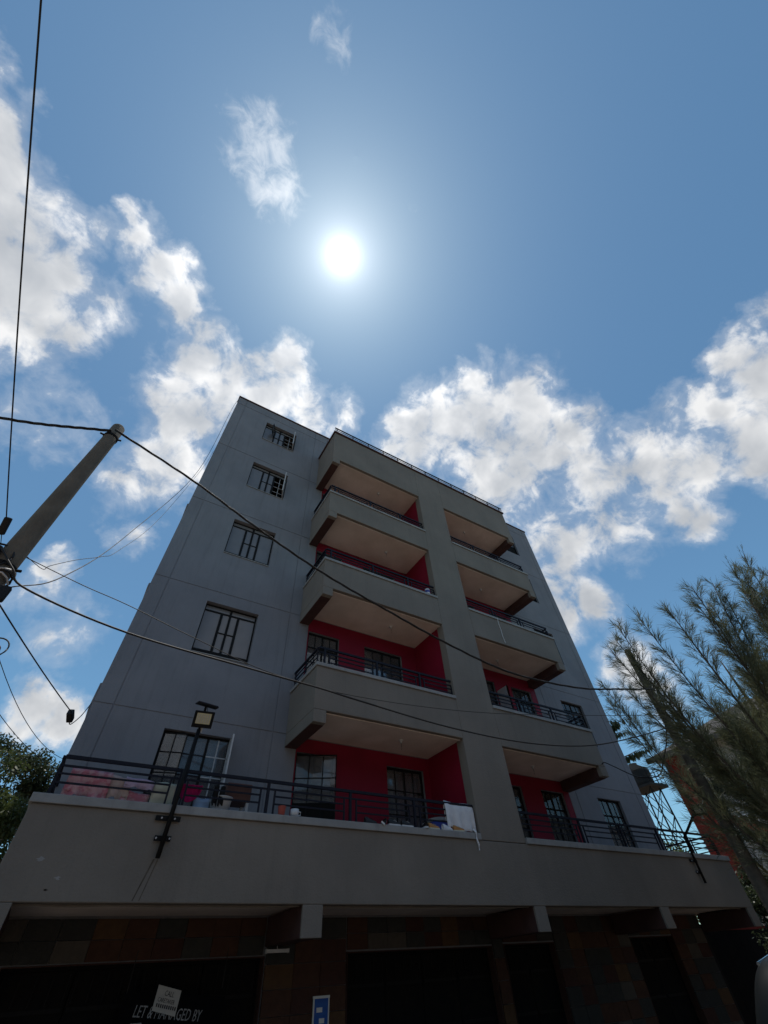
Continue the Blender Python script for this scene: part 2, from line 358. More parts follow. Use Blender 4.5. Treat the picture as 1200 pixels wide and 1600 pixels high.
# ------------------------------------------------------------------ apartment building
YW, YB = 9.27, 7.80
XL, XR = -.48, 16.05
ZT = 18.1
apt = thing('apartment_building', 'five-storey apartment block with blue-grey walls, beige balconies and red recesses', 'building', (7.8, 9.3, 0))
WIN_L = [(.87, 2.19, 15.88, 17.17), (.87, 2.19, 12.83, 14.25), (.87, 2.19, 9.74, 11.15), (.87, 2.19, 6.70, 8.09), (.87, 2.19, 2.95, 5.07)]
FL = [2.72, 5.75, 8.80, 11.85]                 # floor levels behind the terrace and the balconies
DOORS = []
for k, f in enumerate(FL):
    t = [5.02, 8.03, 11.07, 14.1][k]
    DOORS += [(3.62, 4.55, f, t), ((5.92, 6.99, f+.3, t) if k == 0 else (5.36, 6.64, f+.3, t)), (9.3, 10.34, f+.3, t), (11.10, 12.03, f, t)]
WIN_R = [(13.57, 14.67, 2.75, 5.04)] + [(13.55, 14.70, t-1.42, t) for t in (8.05, 11.1, 14.13, 17.1)]
SHOP = [(-.1, 3.42, .05, 1.99), (4.90, 8.24, .05, 2.0), (8.56, 10.06, .05, 2.02), (12.74, 14.5, .05, 2.05)]
HOLES = WIN_L + DOORS + WIN_R + SHOP
wall = plate(MB(), XL, XR, 0, ZT, YW+.012, YW+.22, HOLES).build('wall', 'blue_plaster', apt)
wall['label'] = 'blue-grey rendered front wall'
# render panels between the grooves
GX = [-.14, 3.02]; GZ = [2.44, 5.33, 8.42, 11.45, 14.5, 17.62]
def panels(xs, zs, m, holes, gap=.011):
    for a, b in zip(xs, xs[1:]):
        for c, d in zip(zs, zs[1:]):
            hs = [h for h in holes if h[1] > a and h[0] < b and h[3] > c and h[2] < d]
            mb = plate(MB(), a + (gap if a > XL else 0), b - (gap if b < XR else 0), c+gap, d-gap, YW, YW+.012, hs)
            mb.build('panel', m, wall)
panels([XL, -.14, 3.02, 3.60], GZ + [ZT], 'blue_plaster', WIN_L)
panels([12.28, 12.62, 15.72, XR], GZ + [ZT], 'blue_plaster', WIN_R)
# red paint in the balcony recesses
for k in range(4):
    z0 = [2.46, 5.34, 8.46, 11.48][k]; z1 = [5.30, 8.43, 11.44, 14.43][k]
    for a, b in ((3.602, 7.6), (7.602, 12.278)):
        plate(MB(), a, b, z0, z1, YW+.002, YW+.0115, [h for h in DOORS if h[0] >= a and h[1] <= b and h[3] > z0 and h[2] < z1]).build('red_panel', 'red_paint', wall)
plate(MB(), 3.602, 12.278, 14.6, ZT, YW+.001, YW+.0115, []).build('panel', 'blue_plaster', wall)
# shell: sides, back, roof, slabs
sh = MB()
sh.box(XL, XL+.2, YW+.22, 18, 0, ZT); sh.box(XR-.2, XR, YW+.22, 18, 0, ZT); sh.box(XL, XR, 18.002, 18.2, 0, ZT)
sh.build('side_wall', 'blue_plaster', apt)
MB().box(XL+.2, XR-.2, YW+.23, 18, 17.3, 17.5).build('roof', 'concrete', apt)
for z in (2.44, 5.5, 8.55, 11.6, 14.6): MB().box(XL+.21, XR-.21, YW+.23, 17.99, z, z+.2).build('floor_slab', 'interior', apt)
MB().box(XL+.21, XR-.21, 11.2, 11.3, .01, 17.29).build('partition', 'interior', apt)
# coping of the roof parapet and string-courses that show on the left edge
MB().box(XL-.035, XR+.035, YW-.035, YW+.3, ZT+.002, ZT+.07).build('coping', 'beam_red', apt, bevel=.01)
for z, h in ((11.25, .10), (8.2, .12), (5.3, .5)):
    MB().box(XL-.045, XL-.001, YW+.25, 14, z, z+h).build('ledge', 'blue_plaster', apt, bevel=.02)
# balcony frame: pillar, parapets, soffits, beams
PX0, PX1 = 7.16, 8.40
BX0, BX1 = 3.32, 12.33
MB().box(PX0, PX1, YB, YB+.26, 3.40, 16.2).build('pillar', 'beige_plaster', apt, bevel=.012)
for k, (zs_, zc, ztop) in enumerate([(5.31, 6.23, 6.31), (8.44, 9.35, 9.43), (11.45, 12.35, 12.43), (14.43, 16.2, None)]):
    for side, (a, b) in enumerate(((BX0, PX0), (PX1, BX1))):
        par = MB()
        par.box(a, b, YB, YB+.16, zs_, zc)
        if side == 0: par.box(a, a+.28, YB+.16, YW-.002, zs_, zc); par.box(a, a+.28, YB, YW-.002, zs_-.25, zs_)
        else: par.box(b-.28, b, YB+.16, YW-.002, zs_, zc); par.box(b-.28, b, YB, YW-.002, zs_-.25, zs_)
        p = par.build('parapet', 'beige_plaster', apt, bevel=.012)
        ia, ib = (a+.28, b) if side == 0 else (a, b-.28)
        bx = (a+.004, a+.276) if side == 0 else (b-.276, b-.004)
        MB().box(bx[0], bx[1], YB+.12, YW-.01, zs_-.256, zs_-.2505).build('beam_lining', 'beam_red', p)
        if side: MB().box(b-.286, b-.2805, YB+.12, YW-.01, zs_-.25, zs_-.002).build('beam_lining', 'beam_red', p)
        MB().box(ia+.003, ib-.003 if side else PX0+.2, YB+.163, YW-.004, zs_+.004, zs_+.2).build('soffit', 'soffit', p)
        # drip bead along the lower edge of the parapet
        MB().box(ia+.004, ib-.004, YB+.10, YB+.159, zs_-.018, zs_-.001).build('drip_edge', 'soffit', p)
        if ztop:
            cp = MB()
            if side == 0:
                cp.box(a-.03, b-.002, YB-.035, YB+.20, zc+.002, ztop); cp.box(a-.03, a+.24, YB+.20, YW-.003, zc+.002, ztop)
            else:
                cp.box(a+.002, b+.03, YB-.035, YB+.20, zc+.002, ztop); cp.box(b-.24, b+.03, YB+.20, YW-.003, zc+.002, ztop)
            cp.build('cap', 'cap_white', p, bevel=.008)
    # red partition behind the pillar
    MB().box(PX0+.004, PX1-.004, YB+.262, YW-.003, (2.5, 5.52, 8.65, 11.66)[k], (5.30, 8.43, 11.44, 14.42)[k]).build('partition', 'red_paint', apt)
MB().box(BX0-.05, BX1+.05, YB-.05, YB+.22, 16.203, 16.29).build('coping', 'beam_red', apt, bevel=.01)
MB().box(BX0-.05, BX0+.2, YB+.222, YW-.004, 16.203, 16.29).build('coping', 'beam_red', apt, bevel=.01)
# podium: deep band, cap, soffit, beams
PZ0, PZ1, PZC = 2.44, 3.392, 3.50
PL, PR = -.55, 16.40
pod = MB().box(PL, PR, YB, YB+.18, PZ0, PZ1)
pod.box(PL, PL+.2, YB+.18, YW+.3, PZ0, PZ1); pod.box(PR-.2, PR, YB+.18, YW+.3, PZ0, PZ1)
pod = pod.build('podium_band', 'beige_plaster', apt, bevel=.012)
MB().box(PL-.03, PX0-.02, YB-.035, YB+.22, PZ1+.002, PZC).build('cap', 'cap_white', pod, bevel=.008)
MB().box(PX1+.02, PR+.03, YB-.035, YB+.22, PZ1+.002, PZC).build('cap', 'cap_white', pod, bevel=.008)
MB().box(PL-.03, PL+.22, YB+.221, YW+.3, PZ1+.002, PZC).build('cap', 'cap_white', pod, bevel=.008)
MB().box(PL+.2, PR-.2, YB+.183, YW-.002, PZ0+.02, PZ0+.2).build('soffit', 'soffit', pod)
for a, b in ((PL, PL+.3), (3.39, 3.71), (8.20, 8.50), (12.24, 12.55), (16.04, 16.38)):
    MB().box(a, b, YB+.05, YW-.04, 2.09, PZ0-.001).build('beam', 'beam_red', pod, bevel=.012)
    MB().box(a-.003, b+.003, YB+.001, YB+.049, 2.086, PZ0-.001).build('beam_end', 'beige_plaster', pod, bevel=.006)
# a lumpy plaster bead under the band
rnd = random.Random(2)
pts = [(PL+.3+i*.25, YB+.16, PZ0-.006+rnd.uniform(-.006, .006)) for i in range(int((PR-PL-.4)/.25))]
MB().tube(pts, .014, 6).build('drip_edge', 'beige_plaster', pod)

# ---- stone cladding of the ground floor
tile_rng = random.Random(11)
def tiles(x0, x1, z0, z1, tw, th, y=YW):
    nx = max(1, round((x1-x0)/tw)); nz = max(1, round((z1-z0)/th))
    for i in range(nx):
        for j in range(nz):
            a = x0+(x1-x0)*i/nx; b = x0+(x1-x0)*(i+1)/nx; c = z0+(z1-z0)*j/nz; d = z0+(z1-z0)*(j+1)/nz
            pr = tile_rng.choice((.026, .031, .036))
            piece('tile', a+.004, b-.004, y-pr, y, c+.004, d-.004, 'stone_%d' % tile_rng.choice((0, 0, 1, 1, 2, 3, 3, 4, 5, 5)), wall)
tiles(-.44, 3.38, 2.0, PZ0-.01, .42, .22)
tiles(3.44, 4.88, .02, PZ0-.01, .48, .27)
tiles(4.90, 8.24, 2.02, PZ0-.01, .42, .21)
tiles(8.26, 8.54, .02, PZ0-.01, .28, .3)
tiles(10.08, 12.72, .02, PZ0-.01, .44, .27)
tiles(14.52, 16.0, .02, PZ0-.01, .49, .27)
tiles(8.56, 10.06, 2.04, PZ0-.01, .5, .19); tiles(12.74, 14.5, 2.07, PZ0-.01, .44, .18)
# ---- shop doors: dark steel leaves, each a part with ribs and panels
for (a, b, c, d) in SHOP:
    n = 4 if b-a > 2.5 else 2; w = (b-a-.08)/n
    fr = MB(); y = YW+.14
    fr.box(a, a+.04, y, y+.06, c, d); fr.box(b-.04, b, y, y+.06, c, d); fr.box(a+.04, b-.04, y, y+.06, d-.05, d)
    fr = fr.build('door_frame', 'steel_door', apt)
    piece('jamb', a+.001, a+.014, YW-.02, y-.001, c, d-.015, 'stone_3', fr); piece('jamb', b-.014, b-.001, YW-.02, y-.001, c, d-.015, 'stone_3', fr); piece('jamb', a+.001, b-.001, YW-.02, y-.001, d-.014, d-.001, 'stone_3', fr)
    for i in range(n):
        x = a+.04+i*w
        piece('door_leaf', x+.006, x+w-.006, y+.02, y+.05, c, d-.055, 'steel_door', fr)
        for zz in (c+.35, c+1.0, d-.42): piece('rib', x+.03, x+w-.03, y, y+.0195, zz, zz+.04, 'dark_metal', fr)
        for q in range(5):
            xx = x+.05+(w-.1)*q/4
            piece('bar', xx-.008, xx+.008, y+.002, y+.019, d-.36, d-.08, 'dark_metal', fr)

# ------------------------------------------------------------------ windows
def bar(parent, x0, x1, y0, y1, z0, z1, m='dark_metal', name='mullion'): return piece(name, x0, x1, y0, y1, z0, z1, m, parent)
def pane(parent, x0, x1, y, z0, z1, m='glass'):
    o = MB().box(x0, x1, y, y+.006, z0, z1).build('pane', m, parent); return o
def frame(x0, x1, z0, z1, y, m, t=.035, name='window'):
    f = MB().box(x0, x0+t, y, y+.05, z0, z1).box(x1-t, x1, y, y+.05, z0, z1)
    f.box(x0+t, x1-t, y, y+.05, z0, z0+t).box(x0+t, x1-t, y, y+.05, z1-t, z1)
    return f.build(name, m, apt)
def curtain(parent, x0, x1, z0, z1, y, m, amp=.03, seed=0):
    r = random.Random(seed); n = int((x1-x0)/.025); vs = []; ph = r.uniform(0, 6)
    for i in range(n+1):
        x = x0+(x1-x0)*i/n; yy = y+amp*math.sin(ph+i*1.05)+amp*.5*math.sin(ph*2+i*.43)
        vs += [(x, yy, z0), (x, yy*.7+y*.3, z1)]
    mb = MB().add(vs, [(2*i, 2*i+2, 2*i+3, 2*i+1) for i in range(n)])
    return mb.build('curtain', m, parent, smooth=True)
def leaf(parent, hx, hy, z0, z1, w, ang, rows, cols, m, panes=True, t=.022, solid=0):
    """open casement hinged at (hx, hy), swung by ang degrees"""
    f = MB().box(0, t, 0, .03, z0, z1).box(w-t, w, 0, .03, z0, z1).box(t, w-t, 0, .03, z0, z0+t).box(t, w-t, 0, .03, z1-t, z1)
    for i in range(1, cols): x = w*i/cols; f.box(x-.008, x+.008, .004, .026, z0+t, z1-t)
    for j in range(1, rows): z = z0+(z1-z0)*j/rows; f.box(t, w-t, .005, .025, z-.008, z+.008)
    M = Matrix.Translation((hx, hy, 0)) @ Matrix.Rotation(rad(ang), 4, 'Z')
    f.xform(M).build('casement', m, parent)
    if solid: MB().box(t, w-t, .008, .02, z0+t, z0+(z1-z0)*solid/rows).xform(M).build('door_panel', 'steel_door', parent)
    if panes:
        for i in range(cols):
            for j in range(solid, rows):
                p = MB().box(w*i/cols+.012, w*(i+1)/cols-.012, .012, .017, z0+(z1-z0)*j/rows+.012, z0+(z1-z0)*(j+1)/rows-.012)
                p.xform(M).build('pane', 'glass', parent)
def window_grid(x0, x1, z0, z1, style, seed=0, y=YW+.12):
    w = frame(x0, x1, z0, z1, y, 'dark_metal')
    W = x1-x0; zb = z0+.15; zt = z1-.17; cx = (x0+x1)/2; s = .21
    bar(w, x0+.035, x1-.035, y+.004, y+.046, zb-.03, zb+.03); bar(w, x0+.035, x1-.035, y+.004, y+.046, zt-.02, zt+.02)
    bar(w, cx-.027, cx+.027, y-.004, y+.044, z0+.035, z1-.035)
    xl, xr = cx-s, cx+s; zm = (zb+zt)/2
    bar(w, xl-.03, xl+.03, y, y+.045, zb+.02, zt-.016); bar(w, xr-.03, xr+.03, y, y+.045, zb+.02, zt-.016)
    for a, b in ((xl+.02, cx-.02), (cx+.02, xr-.02)):
        bar(w, a, b, y+.006, y+.04, zm-.014, zm+.014)
        pane(w, a, b, y+.02, zb+.02, zm-.014, 'glass_grey'); pane(w, a, b, y+.02, zm+.014, zt-.016, 'glass_grey')
    for a, b in ((x0+.035, cx-.02), (cx+.02, x1-.035)):
        pane(w, a, b, y+.021, z0+.035, zb-.02, 'glass_grey'); pane(w, a, b, y+.021, zt+.016, z1-.035, 'glass_grey')
    pane(w, x0+.035, xl-.02, y+.02, zb+.02, zt-.016, 'glass_grey')
    if style == 'shut':
        pane(w, xr+.02, x1-.035, y+.02, zb+.02, zt-.016, 'glass_grey')
        curtain(w, x0+.03, x1-.03, z0+.02, z1-.05, y+.16, 'curtain', seed=seed)
    else:
        leaf(w, x1-.045, y-.005, zb+.03, zt-.02, .40, -108, 4, 1, 'white_metal', t=.018)
        for q in range(1, 4):
            zz = zb+(zt-zb)*q/4; bar(w, xr+.02, x1-.035, y+.03, y+.04, zz-.008, zz+.008, 'white_metal', 'grille_bar')
        bar(w, (xr+x1)/2-.008, (xr+x1)/2+.008, y+.018, y+.029, zb+.02, zt-.016, 'white_metal', 'grille_bar')
        if seed == 0: leaf(w, x0+.42, y-.01, z1-.75, z1-.2, .34, -120, 1, 1, 'dark_metal')
        curtain(w, x0+.03, cx+.1, z0+.02, z1-.05, y+.2, 'curtain', seed=seed)
    piece('sill', x0+.002, x1-.002, YW-.025, YW+.115, z0+.002, z0+.024, 'cap_white', w)
    return w
for k, h in enumerate(WIN_L[:4]): window_grid(*h, 'open' if k < 2 else 'shut', k)
# white cloth strip caught under the third window
# large terrace window with two open casements
x0, x1, z0, z1 = WIN_L[4]; y = YW+.10
w5 = frame(x0, x1, z0, z1, y, 'dark_metal')
w5['label'] = 'terrace window with open casements and sheer curtains'
for cx in (x0+.44, x1-.44): bar(w5, cx-.022, cx+.022, y, y+.045, z0+.035, z1-.035)
n = 6
for (a, b, cm) in ((x0+.035, x0+.418, 'dark_metal'), (x0+.462, x1-.462, 'blue_metal'), (x1-.418, x1-.035, 'white_metal')):
    bar(w5, (a+b)/2-.011, (a+b)/2+.011, y+.008, y+.034, z0+.035, z1-.035, cm)
    for j in range(1, n):
        zz = z0+(z1-z0)*j/n
        bar(w5, a, b, y+.01, y+.03, zz-.011, zz+.011, cm)
    for j in range(n):
        for (p, q) in ((a, (a+b)/2-.011), ((a+b)/2+.011, b)):
            pane(w5, p, q, y+.018, z0+(z1-z0)*j/n+.012, z0+(z1-z0)*(j+1)/n-.012)
leaf(w5, x1-.03, y-.02, z0+.03, z1-.04, .43, -97, 6, 2, 'white_metal')
leaf(w5, x0+.03, y-.02, z0+.03, z1-.04, .43, -12, 6, 2, 'dark_metal')
curtain(w5, x0+.05, x0+.45, z0, z1-.06, y+.15, 'curtain', seed=4)
curtain(w5, x0+.47, x1-.42, z0, z1-.06, y+.17, 'curtain_blue', seed=5)
curtain(w5, x1-.42, x1-.04, z0, z1-.06, y+.14, 'curtain', seed=6)

def steel_door(x0, x1, z0, z1, seed, open_ang=None):
    y = YW+.08
    d = frame(x0, x1, z0, z1, y, 'dark_metal', .045, 'door')
    cx = (x0+x1)/2; zg = z0+1.05 if z1-z0 > 2 else z0+.6
    bar(d, cx-.02, cx+.02, y, y+.05, z0+.045, z1-.045); bar(d, x0+.045, x1-.045, y+.003, y+.047, zg-.02, zg+.02)
    for (a, b) in ((x0+.045, cx-.02), (cx+.02, x1-.045)):
        piece('door_panel', a+.003, b-.003, y+.018, y+.03, z0+.047, zg-.022, 'steel_door', d)
        bar(d, (a+b)/2-.01, (a+b)/2+.01, y+.01, y+.04, zg+.02, z1-.045)
        rows = 3
        for j in range(1, rows):
            zz = zg+(z1-zg)*j/rows; bar(d, a, b, y+.012, y+.038, zz-.01, zz+.01)
        for j in range(rows):
            for (p, q) in ((a, (a+b)/2-.01), ((a+b)/2+.01, b)):
                pane(d, p, q, y+.022, zg+.02+(z1-zg-.065)*j/rows+.01, zg+.02+(z1-zg-.065)*(j+1)/rows-.01)
    piece('handle', cx+.03, cx+.05, y-.03, y-.001, zg-.2, zg-.06, 'white_metal', d)
    if seed == 1: curtain(d, x0+.05, x1-.05, z0, z1-.06, y+.2, 'curtain', seed=seed)
    if open_ang: leaf(d, x0+.02, y-.02, z0+.02, z1-.05, (x1-x0)*.95, open_ang, 5, 3, 'dark_metal', solid=3)
for i, h in enumerate(DOORS): steel_door(*h, i, -24 if i == 0 else None)
for i, h in enumerate(WIN_R): steel_door(*h, 31+2*i)
# white open casement in the second right balcony
MB().box(10.36, 10.39, YW-.48, YW-.02, 6.1, 7.72).box(10.36, 10.39, YW-.48, YW-.44, 6.1, 7.72).build('casement', 'white_metal', apt)
# ceiling lamp holders
for (x, yy, z) in [(5.86, 8.5, 5.31), (5.88, 8.6, 8.44), (5.91, 8.6, 11.45), (5.65, 8.46, 14.43), (10.22, 8.58, 5.31), (10.07, 8.65, 8.44), (10.26, 8.65, 11.45), (10.07, 8.5, 14.43)]:
    h = MB().lathe([(0, .003), (.055, .003), (.055, -.012), (.028, -.02), (.026, -.06), (0, -.06)], (x, yy, z), 12).build('ceiling_rose', 'plastic_white', apt, smooth=True)
    MB().tube([(x, yy, z-.06), (x+.004, yy, z-.12), (x, yy+.004, z-.20)], .006, 5).build('flex', 'cable', h)

# ------------------------------------------------------------------ railings
def railing(x0, x1, zc, posts, nr=4, side=None, h=.48, y=YB+.09, ypad=0):
    r = piece('railing', x0, x1, y-.022, y+.022, zc+h-.022, zc+h+.022, 'blue_metal', apt)   # top rail, with rails and posts as its pieces
    gaps = sorted(posts); s = .125
    edges = []
    cur = x0
    for p in gaps:
        if p-s > cur+.1: edges.append((cur, p-s))
        cur = p+s
    if x1 > cur+.1: edges.append((cur, x1))
    piece('rail', x0, x1, y-.012, y+.012, zc+h-.125, zc+h-.10, 'blue_metal', r)
    for a, b in edges:
        for j in range(2, nr):
            zz = zc+h-.10-.108*(j-1)
            piece('rail', a, b, y-.010, y+.010, zz-.012, zz+.010, 'blue_metal', r)
        for xx in (a, b): piece('post', xx-.013, xx+.013, y-.013, y+.013, zc+.002, zc+h-.126, 'blue_metal', r)
    for p in gaps: piece('post', p-.022, p+.022, y-.0205, y+.0205, zc+.002, zc+h-.0225, 'blue_metal', r)
    if side is not None:
        xs, y1 = side
        piece('rail', xs-.022, xs+.022, y+.023, y1, zc+h-.02, zc+h+.02, 'blue_metal', r)
        for j in range(1, nr):
            zz = zc+h-.108*j; piece('rail', xs-.01, xs+.01, y+.014, y1, zz-.014, zz+.01, 'blue_metal', r)
        for yy in (y+.05, (y+y1)/2, y1-.06): piece('post', xs-.014, xs+.014, yy-.014, yy+.014, zc+.002, zc+h-.021, 'blue_metal', r)
railing(-.42, 7.14, PZC, [1.2, 2.64, 4.21, 5.63], side=(-.43, YW+.28))
railing(8.42, 16.25, PZC, [10.45, 12.0, 13.55, 14.95], side=(16.26, 13.6))
for zc in (6.31, 9.43, 12.43):
    railing(BX0+.06, 7.15, zc, [BX0+.2, 4.9, 6.15], side=(BX0+.05, YW-.02), h=.42)
    railing(8.41, BX1-.06, zc, [9.6, 10.9], side=(BX1-.05, YW-.02), h=.42)
# low rail on the roof coping
rr = piece('railing', BX0-.02, BX1+.02, YB-.04, YB+.0, 16.52, 16.56, 'dark_metal', apt)
for i in range(13): piece('post', BX0+.06+i*.73, BX0+.085+i*.73, YB-.032, YB-.008, 16.292, 16.519, 'dark_metal', rr)
piece('rail', BX0-.02, BX1+.02, YB-.03, YB-.01, 16.40, 16.42, 'dark_metal', rr)
# hanging cords and stains with shape of their own on the facade
MB().tube([(9.62, YB-.04, 9.40), (9.63, YB-.012, 9.2), (9.66, YB-.01, 8.95), (9.64, YB-.012, 8.75), (9.69, YB-.01, 8.5)], .012, 5).build('drain_cord', 'plastic_white', apt)
for (x, z, r) in ((-.17, 2.83, .07), (.1, 2.66, .045), (.02, 2.55, .03)):
    rr_ = random.Random(int(x*1000)); k = 26
    vs = [(x+r*(.55+.45*rr_.random())*(.75+.35*math.sin(i*1.3+x*40))*math.cos(i*6.283/k), YB-.0015, z+r*.5*(.4+.6*rr_.random())*math.sin(i*6.283/k)) for i in range(k)]
    MB().add(vs, [tuple(range(k))]).build('plaster_patch', 'cap_white' if r > .04 else 'dark_metal', pod)

for x0_, x1_, w_ in ((1.14, 1.02, .012), (1.19, 1.10, .008)):
    MB().quad((x0_-w_, YB-.0012, 2.88), (x0_+w_, YB-.0012, 2.88), (x1_+w_*.6, YB-.0012, 2.46), (x1_-w_*.6, YB-.0012, 2.46)).build('rust_streak', 'wood_pole', pod)
# ------------------------------------------------------------------ solar floodlights on the podium
def floodlight(x, lean, label, head_rot):
    y = YB-.07
    t = thing('solar_floodlight', label, 'floodlight', (x, y, 2.88), 'floodlights on arms along the terrace edge')
    if lean == 0:
        pts = [(x, y, 2.88), (x+.08, y-.005, 4.55)]; hz = 4.68; hp = (x+.09, y-.09, hz)
    else:
        pts = [(x, y, 2.88), (x, y-.02, 3.82), (x+.02, y-.55, 4.22)]; hp = (x+.12, y-.70, 4.30)
    MB().tube(pts, .032, 10).build('arm', 'dark_metal', t, smooth=True)
    for zz in (3.10, 3.33):
        b = MB().box(x-.17 if zz > 3.2 else x-.11, x+.17 if zz > 3.2 else x+.11, y+.036, y+.05, zz-.03, zz+.03).build('bracket', 'dark_metal', t)
        for sx in (-.09, .09): MB().tube([(x+sx, y+.036, zz), (x+sx, y+.022, zz)], .012, 6).build('bolt', 'white_metal', b)
    M = Matrix.Translation(hp) @ Matrix.Rotation(rad(head_rot[2]), 4, 'Z') @ Matrix.Rotation(rad(head_rot[0]), 4, 'X')
    hd = MB().box(-.16, .16, -.02, .045, -.125, .125).box(-.12, .12, .045, .075, -.09, .09).xform(M).build('lamp_head', 'dark_metal', t, bevel=.008)
    MB().box(-.115, .115, -.026, -.021, -.065, .095).xform(M).build('lens', 'lamp_glass', hd)
    for i in range(6):
        MB().box(-.1+i*.035, -.085+i*.035, -.0275, -.0262, -.05, .08).xform(M).build('led_strip', 'paper', hd)
    MB().box(-.03, .03, .02, .06, -.2, -.126).xform(M).build('sensor', 'plastic_white', hd)
    if lean == 0:
        MB().tube([(x+.08, y-.01, 4.55), (x+.09, y-.02, 4.92)], .02, 8).build('neck', 'dark_metal', t)
        S = Matrix.Translation((x+.10, y-.03, 4.95)) @ Matrix.Rotation(rad(17), 4, 'X') @ Matrix.Rotation(rad(5), 4, 'Y')
        sp = MB().box(-.17, .17, -.13, .13, 0, .012).xform(S).build('solar_panel', 'panel_dark', t)
        MB().box(-.18, .18, -.14, .14, -.02, -.001).xform(S).build('panel_frame', 'dark_metal', sp)
        MB().tube([(x+.12, y-.02, 4.92), (x+.13, y-.06, 4.78), (x+.09, y-.06, 4.70)], .006, 5).build('lead', 'cable', sp)
    else:
        MB().tube([(x+.05, y-.6, 4.26), (x-.2, y-.52, 4.5), (x-.35, y-.45, 4.52)], .012, 6).build('lead', 'cable', t)
        MB().tube([(x+.15, y-.66, 4.32), (x+.35, y-.72, 4.38), (x+.5, y-.75, 4.55)], .008, 6).build('lead', 'plastic_white', t)
    return t
floodlight(1.17, 0, 'solar floodlight on straight black arm in front of the terrace laundry', (28, 0, -8))
floodlight(14.5, 1, 'square floodlight on bent black arm near the casuarina tree', (16, 0, -58))

# ------------------------------------------------------------------ laundry and things on the terrace
def cloth(name, label, x0, x1, ztop, drop, y, m, seed, slant=0.0, thick=.05, wav=.045, hem=.07, group=None):
    """cloth hung over a line: front and back fall with folds"""
    r = random.Random(seed); nx = max(6, int((x1-x0)/.03)); prof = 9
    ph, ph2 = r.uniform(0, 6), r.uniform(0, 6); vs = []
    for i in range(nx+1):
        u = i/nx; x = x0+(x1-x0)*u; zt = ztop+slant*u+.008*math.sin(ph2+u*7)
        d = drop*(1+hem*math.sin(ph+u*9)+hem*.7*math.sin(ph2+u*23))
        for j in range(-prof, prof+1):
            q = j/prof; s = abs(q)
            yy = y+(thick*.5*(1 if q > 0 else -1))*min(1, s*4)+wav*s*math.sin(ph+u*(x1-x0)*26+(2 if q > 0 else 0))*(.4+.6*s)
            vs.append((x+.012*s*math.sin(ph2+u*15), yy, zt-d*(.75 if q > 0 else 1)*s))
    k = 2*prof+1
    mb = MB().add(vs, [(i*k+j, (i+1)*k+j, (i+1)*k+j+1, i*k+j+1) for i in range(nx) for j in range(k-1)])
    o = mb.build(name, m, smooth=True); sm = o.modifiers.new('thickness', 'SOLIDIFY'); sm.thickness = .006
    return tag(o, label, 'laundry', group)
G = 'laundry drying on the terrace'
cloth('bedsheet', 'pink patterned sheet hung at left end of the terrace', -.27, .27, 3.90, .36, 8.0, 'cloth_pink', 1, -.02, group=G)
cloth('towel', 'tan cloth hung between pink sheet and lilac cloth', .16, .55, 3.87, .30, 8.04, 'cloth_tan', 2, -.03, group=G)
cloth('lilac_cloth', 'lilac cloth hung left of the straight floodlight arm', .46, .87, 3.85, .13, 7.99, 'cloth_lilac', 3, -.03, group=G)
cloth('red_cloth', 'crumpled dark pink cloth below the lilac cloth', .40, .86, 3.72, .2, 8.07, 'cloth_pink', 4, -.06, group=G)
cloth('cream_cloth', 'cream cloth hung behind the straight floodlight arm', .88, 1.20, 3.83, .30, 8.02, 'cloth_cream', 5, .0, wav=.012, group=G)
cloth('blue_cloth', 'pale blue cloth hung between magenta bag and black socks', 1.50, 1.75, 3.68, .18, 8.02, 'cloth_blue', 7, group=G)
for i, xx in enumerate((1.77, 1.87)):
    cloth('black_sock', 'black sock pegged on the terrace railing, %s one' % ('left' if i == 0 else 'right'), xx, xx+.075, 3.86, .26, 7.965, 'cloth_black', 20+i, wav=.005, thick=.02, group='black socks on the railing')
# magenta bag: a sagging half-round
mb = MB(); vs = []; n = 18
for i in range(n+1):
    u = i/n; x = 1.22+.36*u; dd = .05+.19*math.sin(math.pi*u)**.6
    for j in range(9):
        q = j/8; vs.append((x, 8.0+.06*math.sin(math.pi*q)*(1 if True else 0)-.04+.01*math.sin(u*30), 3.83-dd*q))
k = 9
o = MB().add(vs, [(i*k+j, (i+1)*k+j, (i+1)*k+j+1, i*k+j+1) for i in range(n) for j in range(k-1)]).build('magenta_cloth', 'cloth_magenta', smooth=True)
o.modifiers.new('thickness', 'SOLIDIFY').thickness = .02
tag(o, 'magenta rounded cloth just right of the straight floodlight arm', 'laundry', G)
# brown crate with slatted legs
ct = thing('plastic_stool', 'brown square plastic stool on the terrace under the window', 'stool', (2.2, 8.25, 2.75))
MB().box(2.0, 2.42, 8.08, 8.44, 3.70, 3.96).build('seat', 'plastic_brown', ct, bevel=.015)
for xx in (2.02, 2.36):
    for yy in (8.1, 8.38): piece('leg', xx, xx+.045, yy, yy+.045, 2.7, 3.699, 'plastic_white', ct)
bs = MB().lathe([(0, 0), (.13, 0), (.17, .2), (.185, .205), (.18, .22), (.16, .21), (.12, .02), (0, .02)], (1.95, 8.12, 3.51), 20).build('basin', 'plastic_white', smooth=True)
tag(bs, 'white plastic basin on the ledge left of the brown stool', 'basin')
cp_ = MB().lathe([(0, 0), (.05, 0), (.065, .13), (.07, .135), (.06, .13), (.045, .01), (0, .01)], (2.91, 7.87, 3.502), 14).build('cup', 'plastic_red', smooth=True)
tag(cp_, 'red and white cup on the ledge left of the open door', 'cup')
tb = thing('white_pot', 'white pot with handle on the ledge beside the red cup', 'pot', (3.14, 7.87, 3.502))
MB().lathe([(0, 0), (.045, 0), (.07, .05), (.072, .11), (.065, .11), (.06, .05), (.04, .01), (0, .01)], (3.14, 7.87, 3.502), 14).build('body', 'plastic_white', tb, smooth=True)
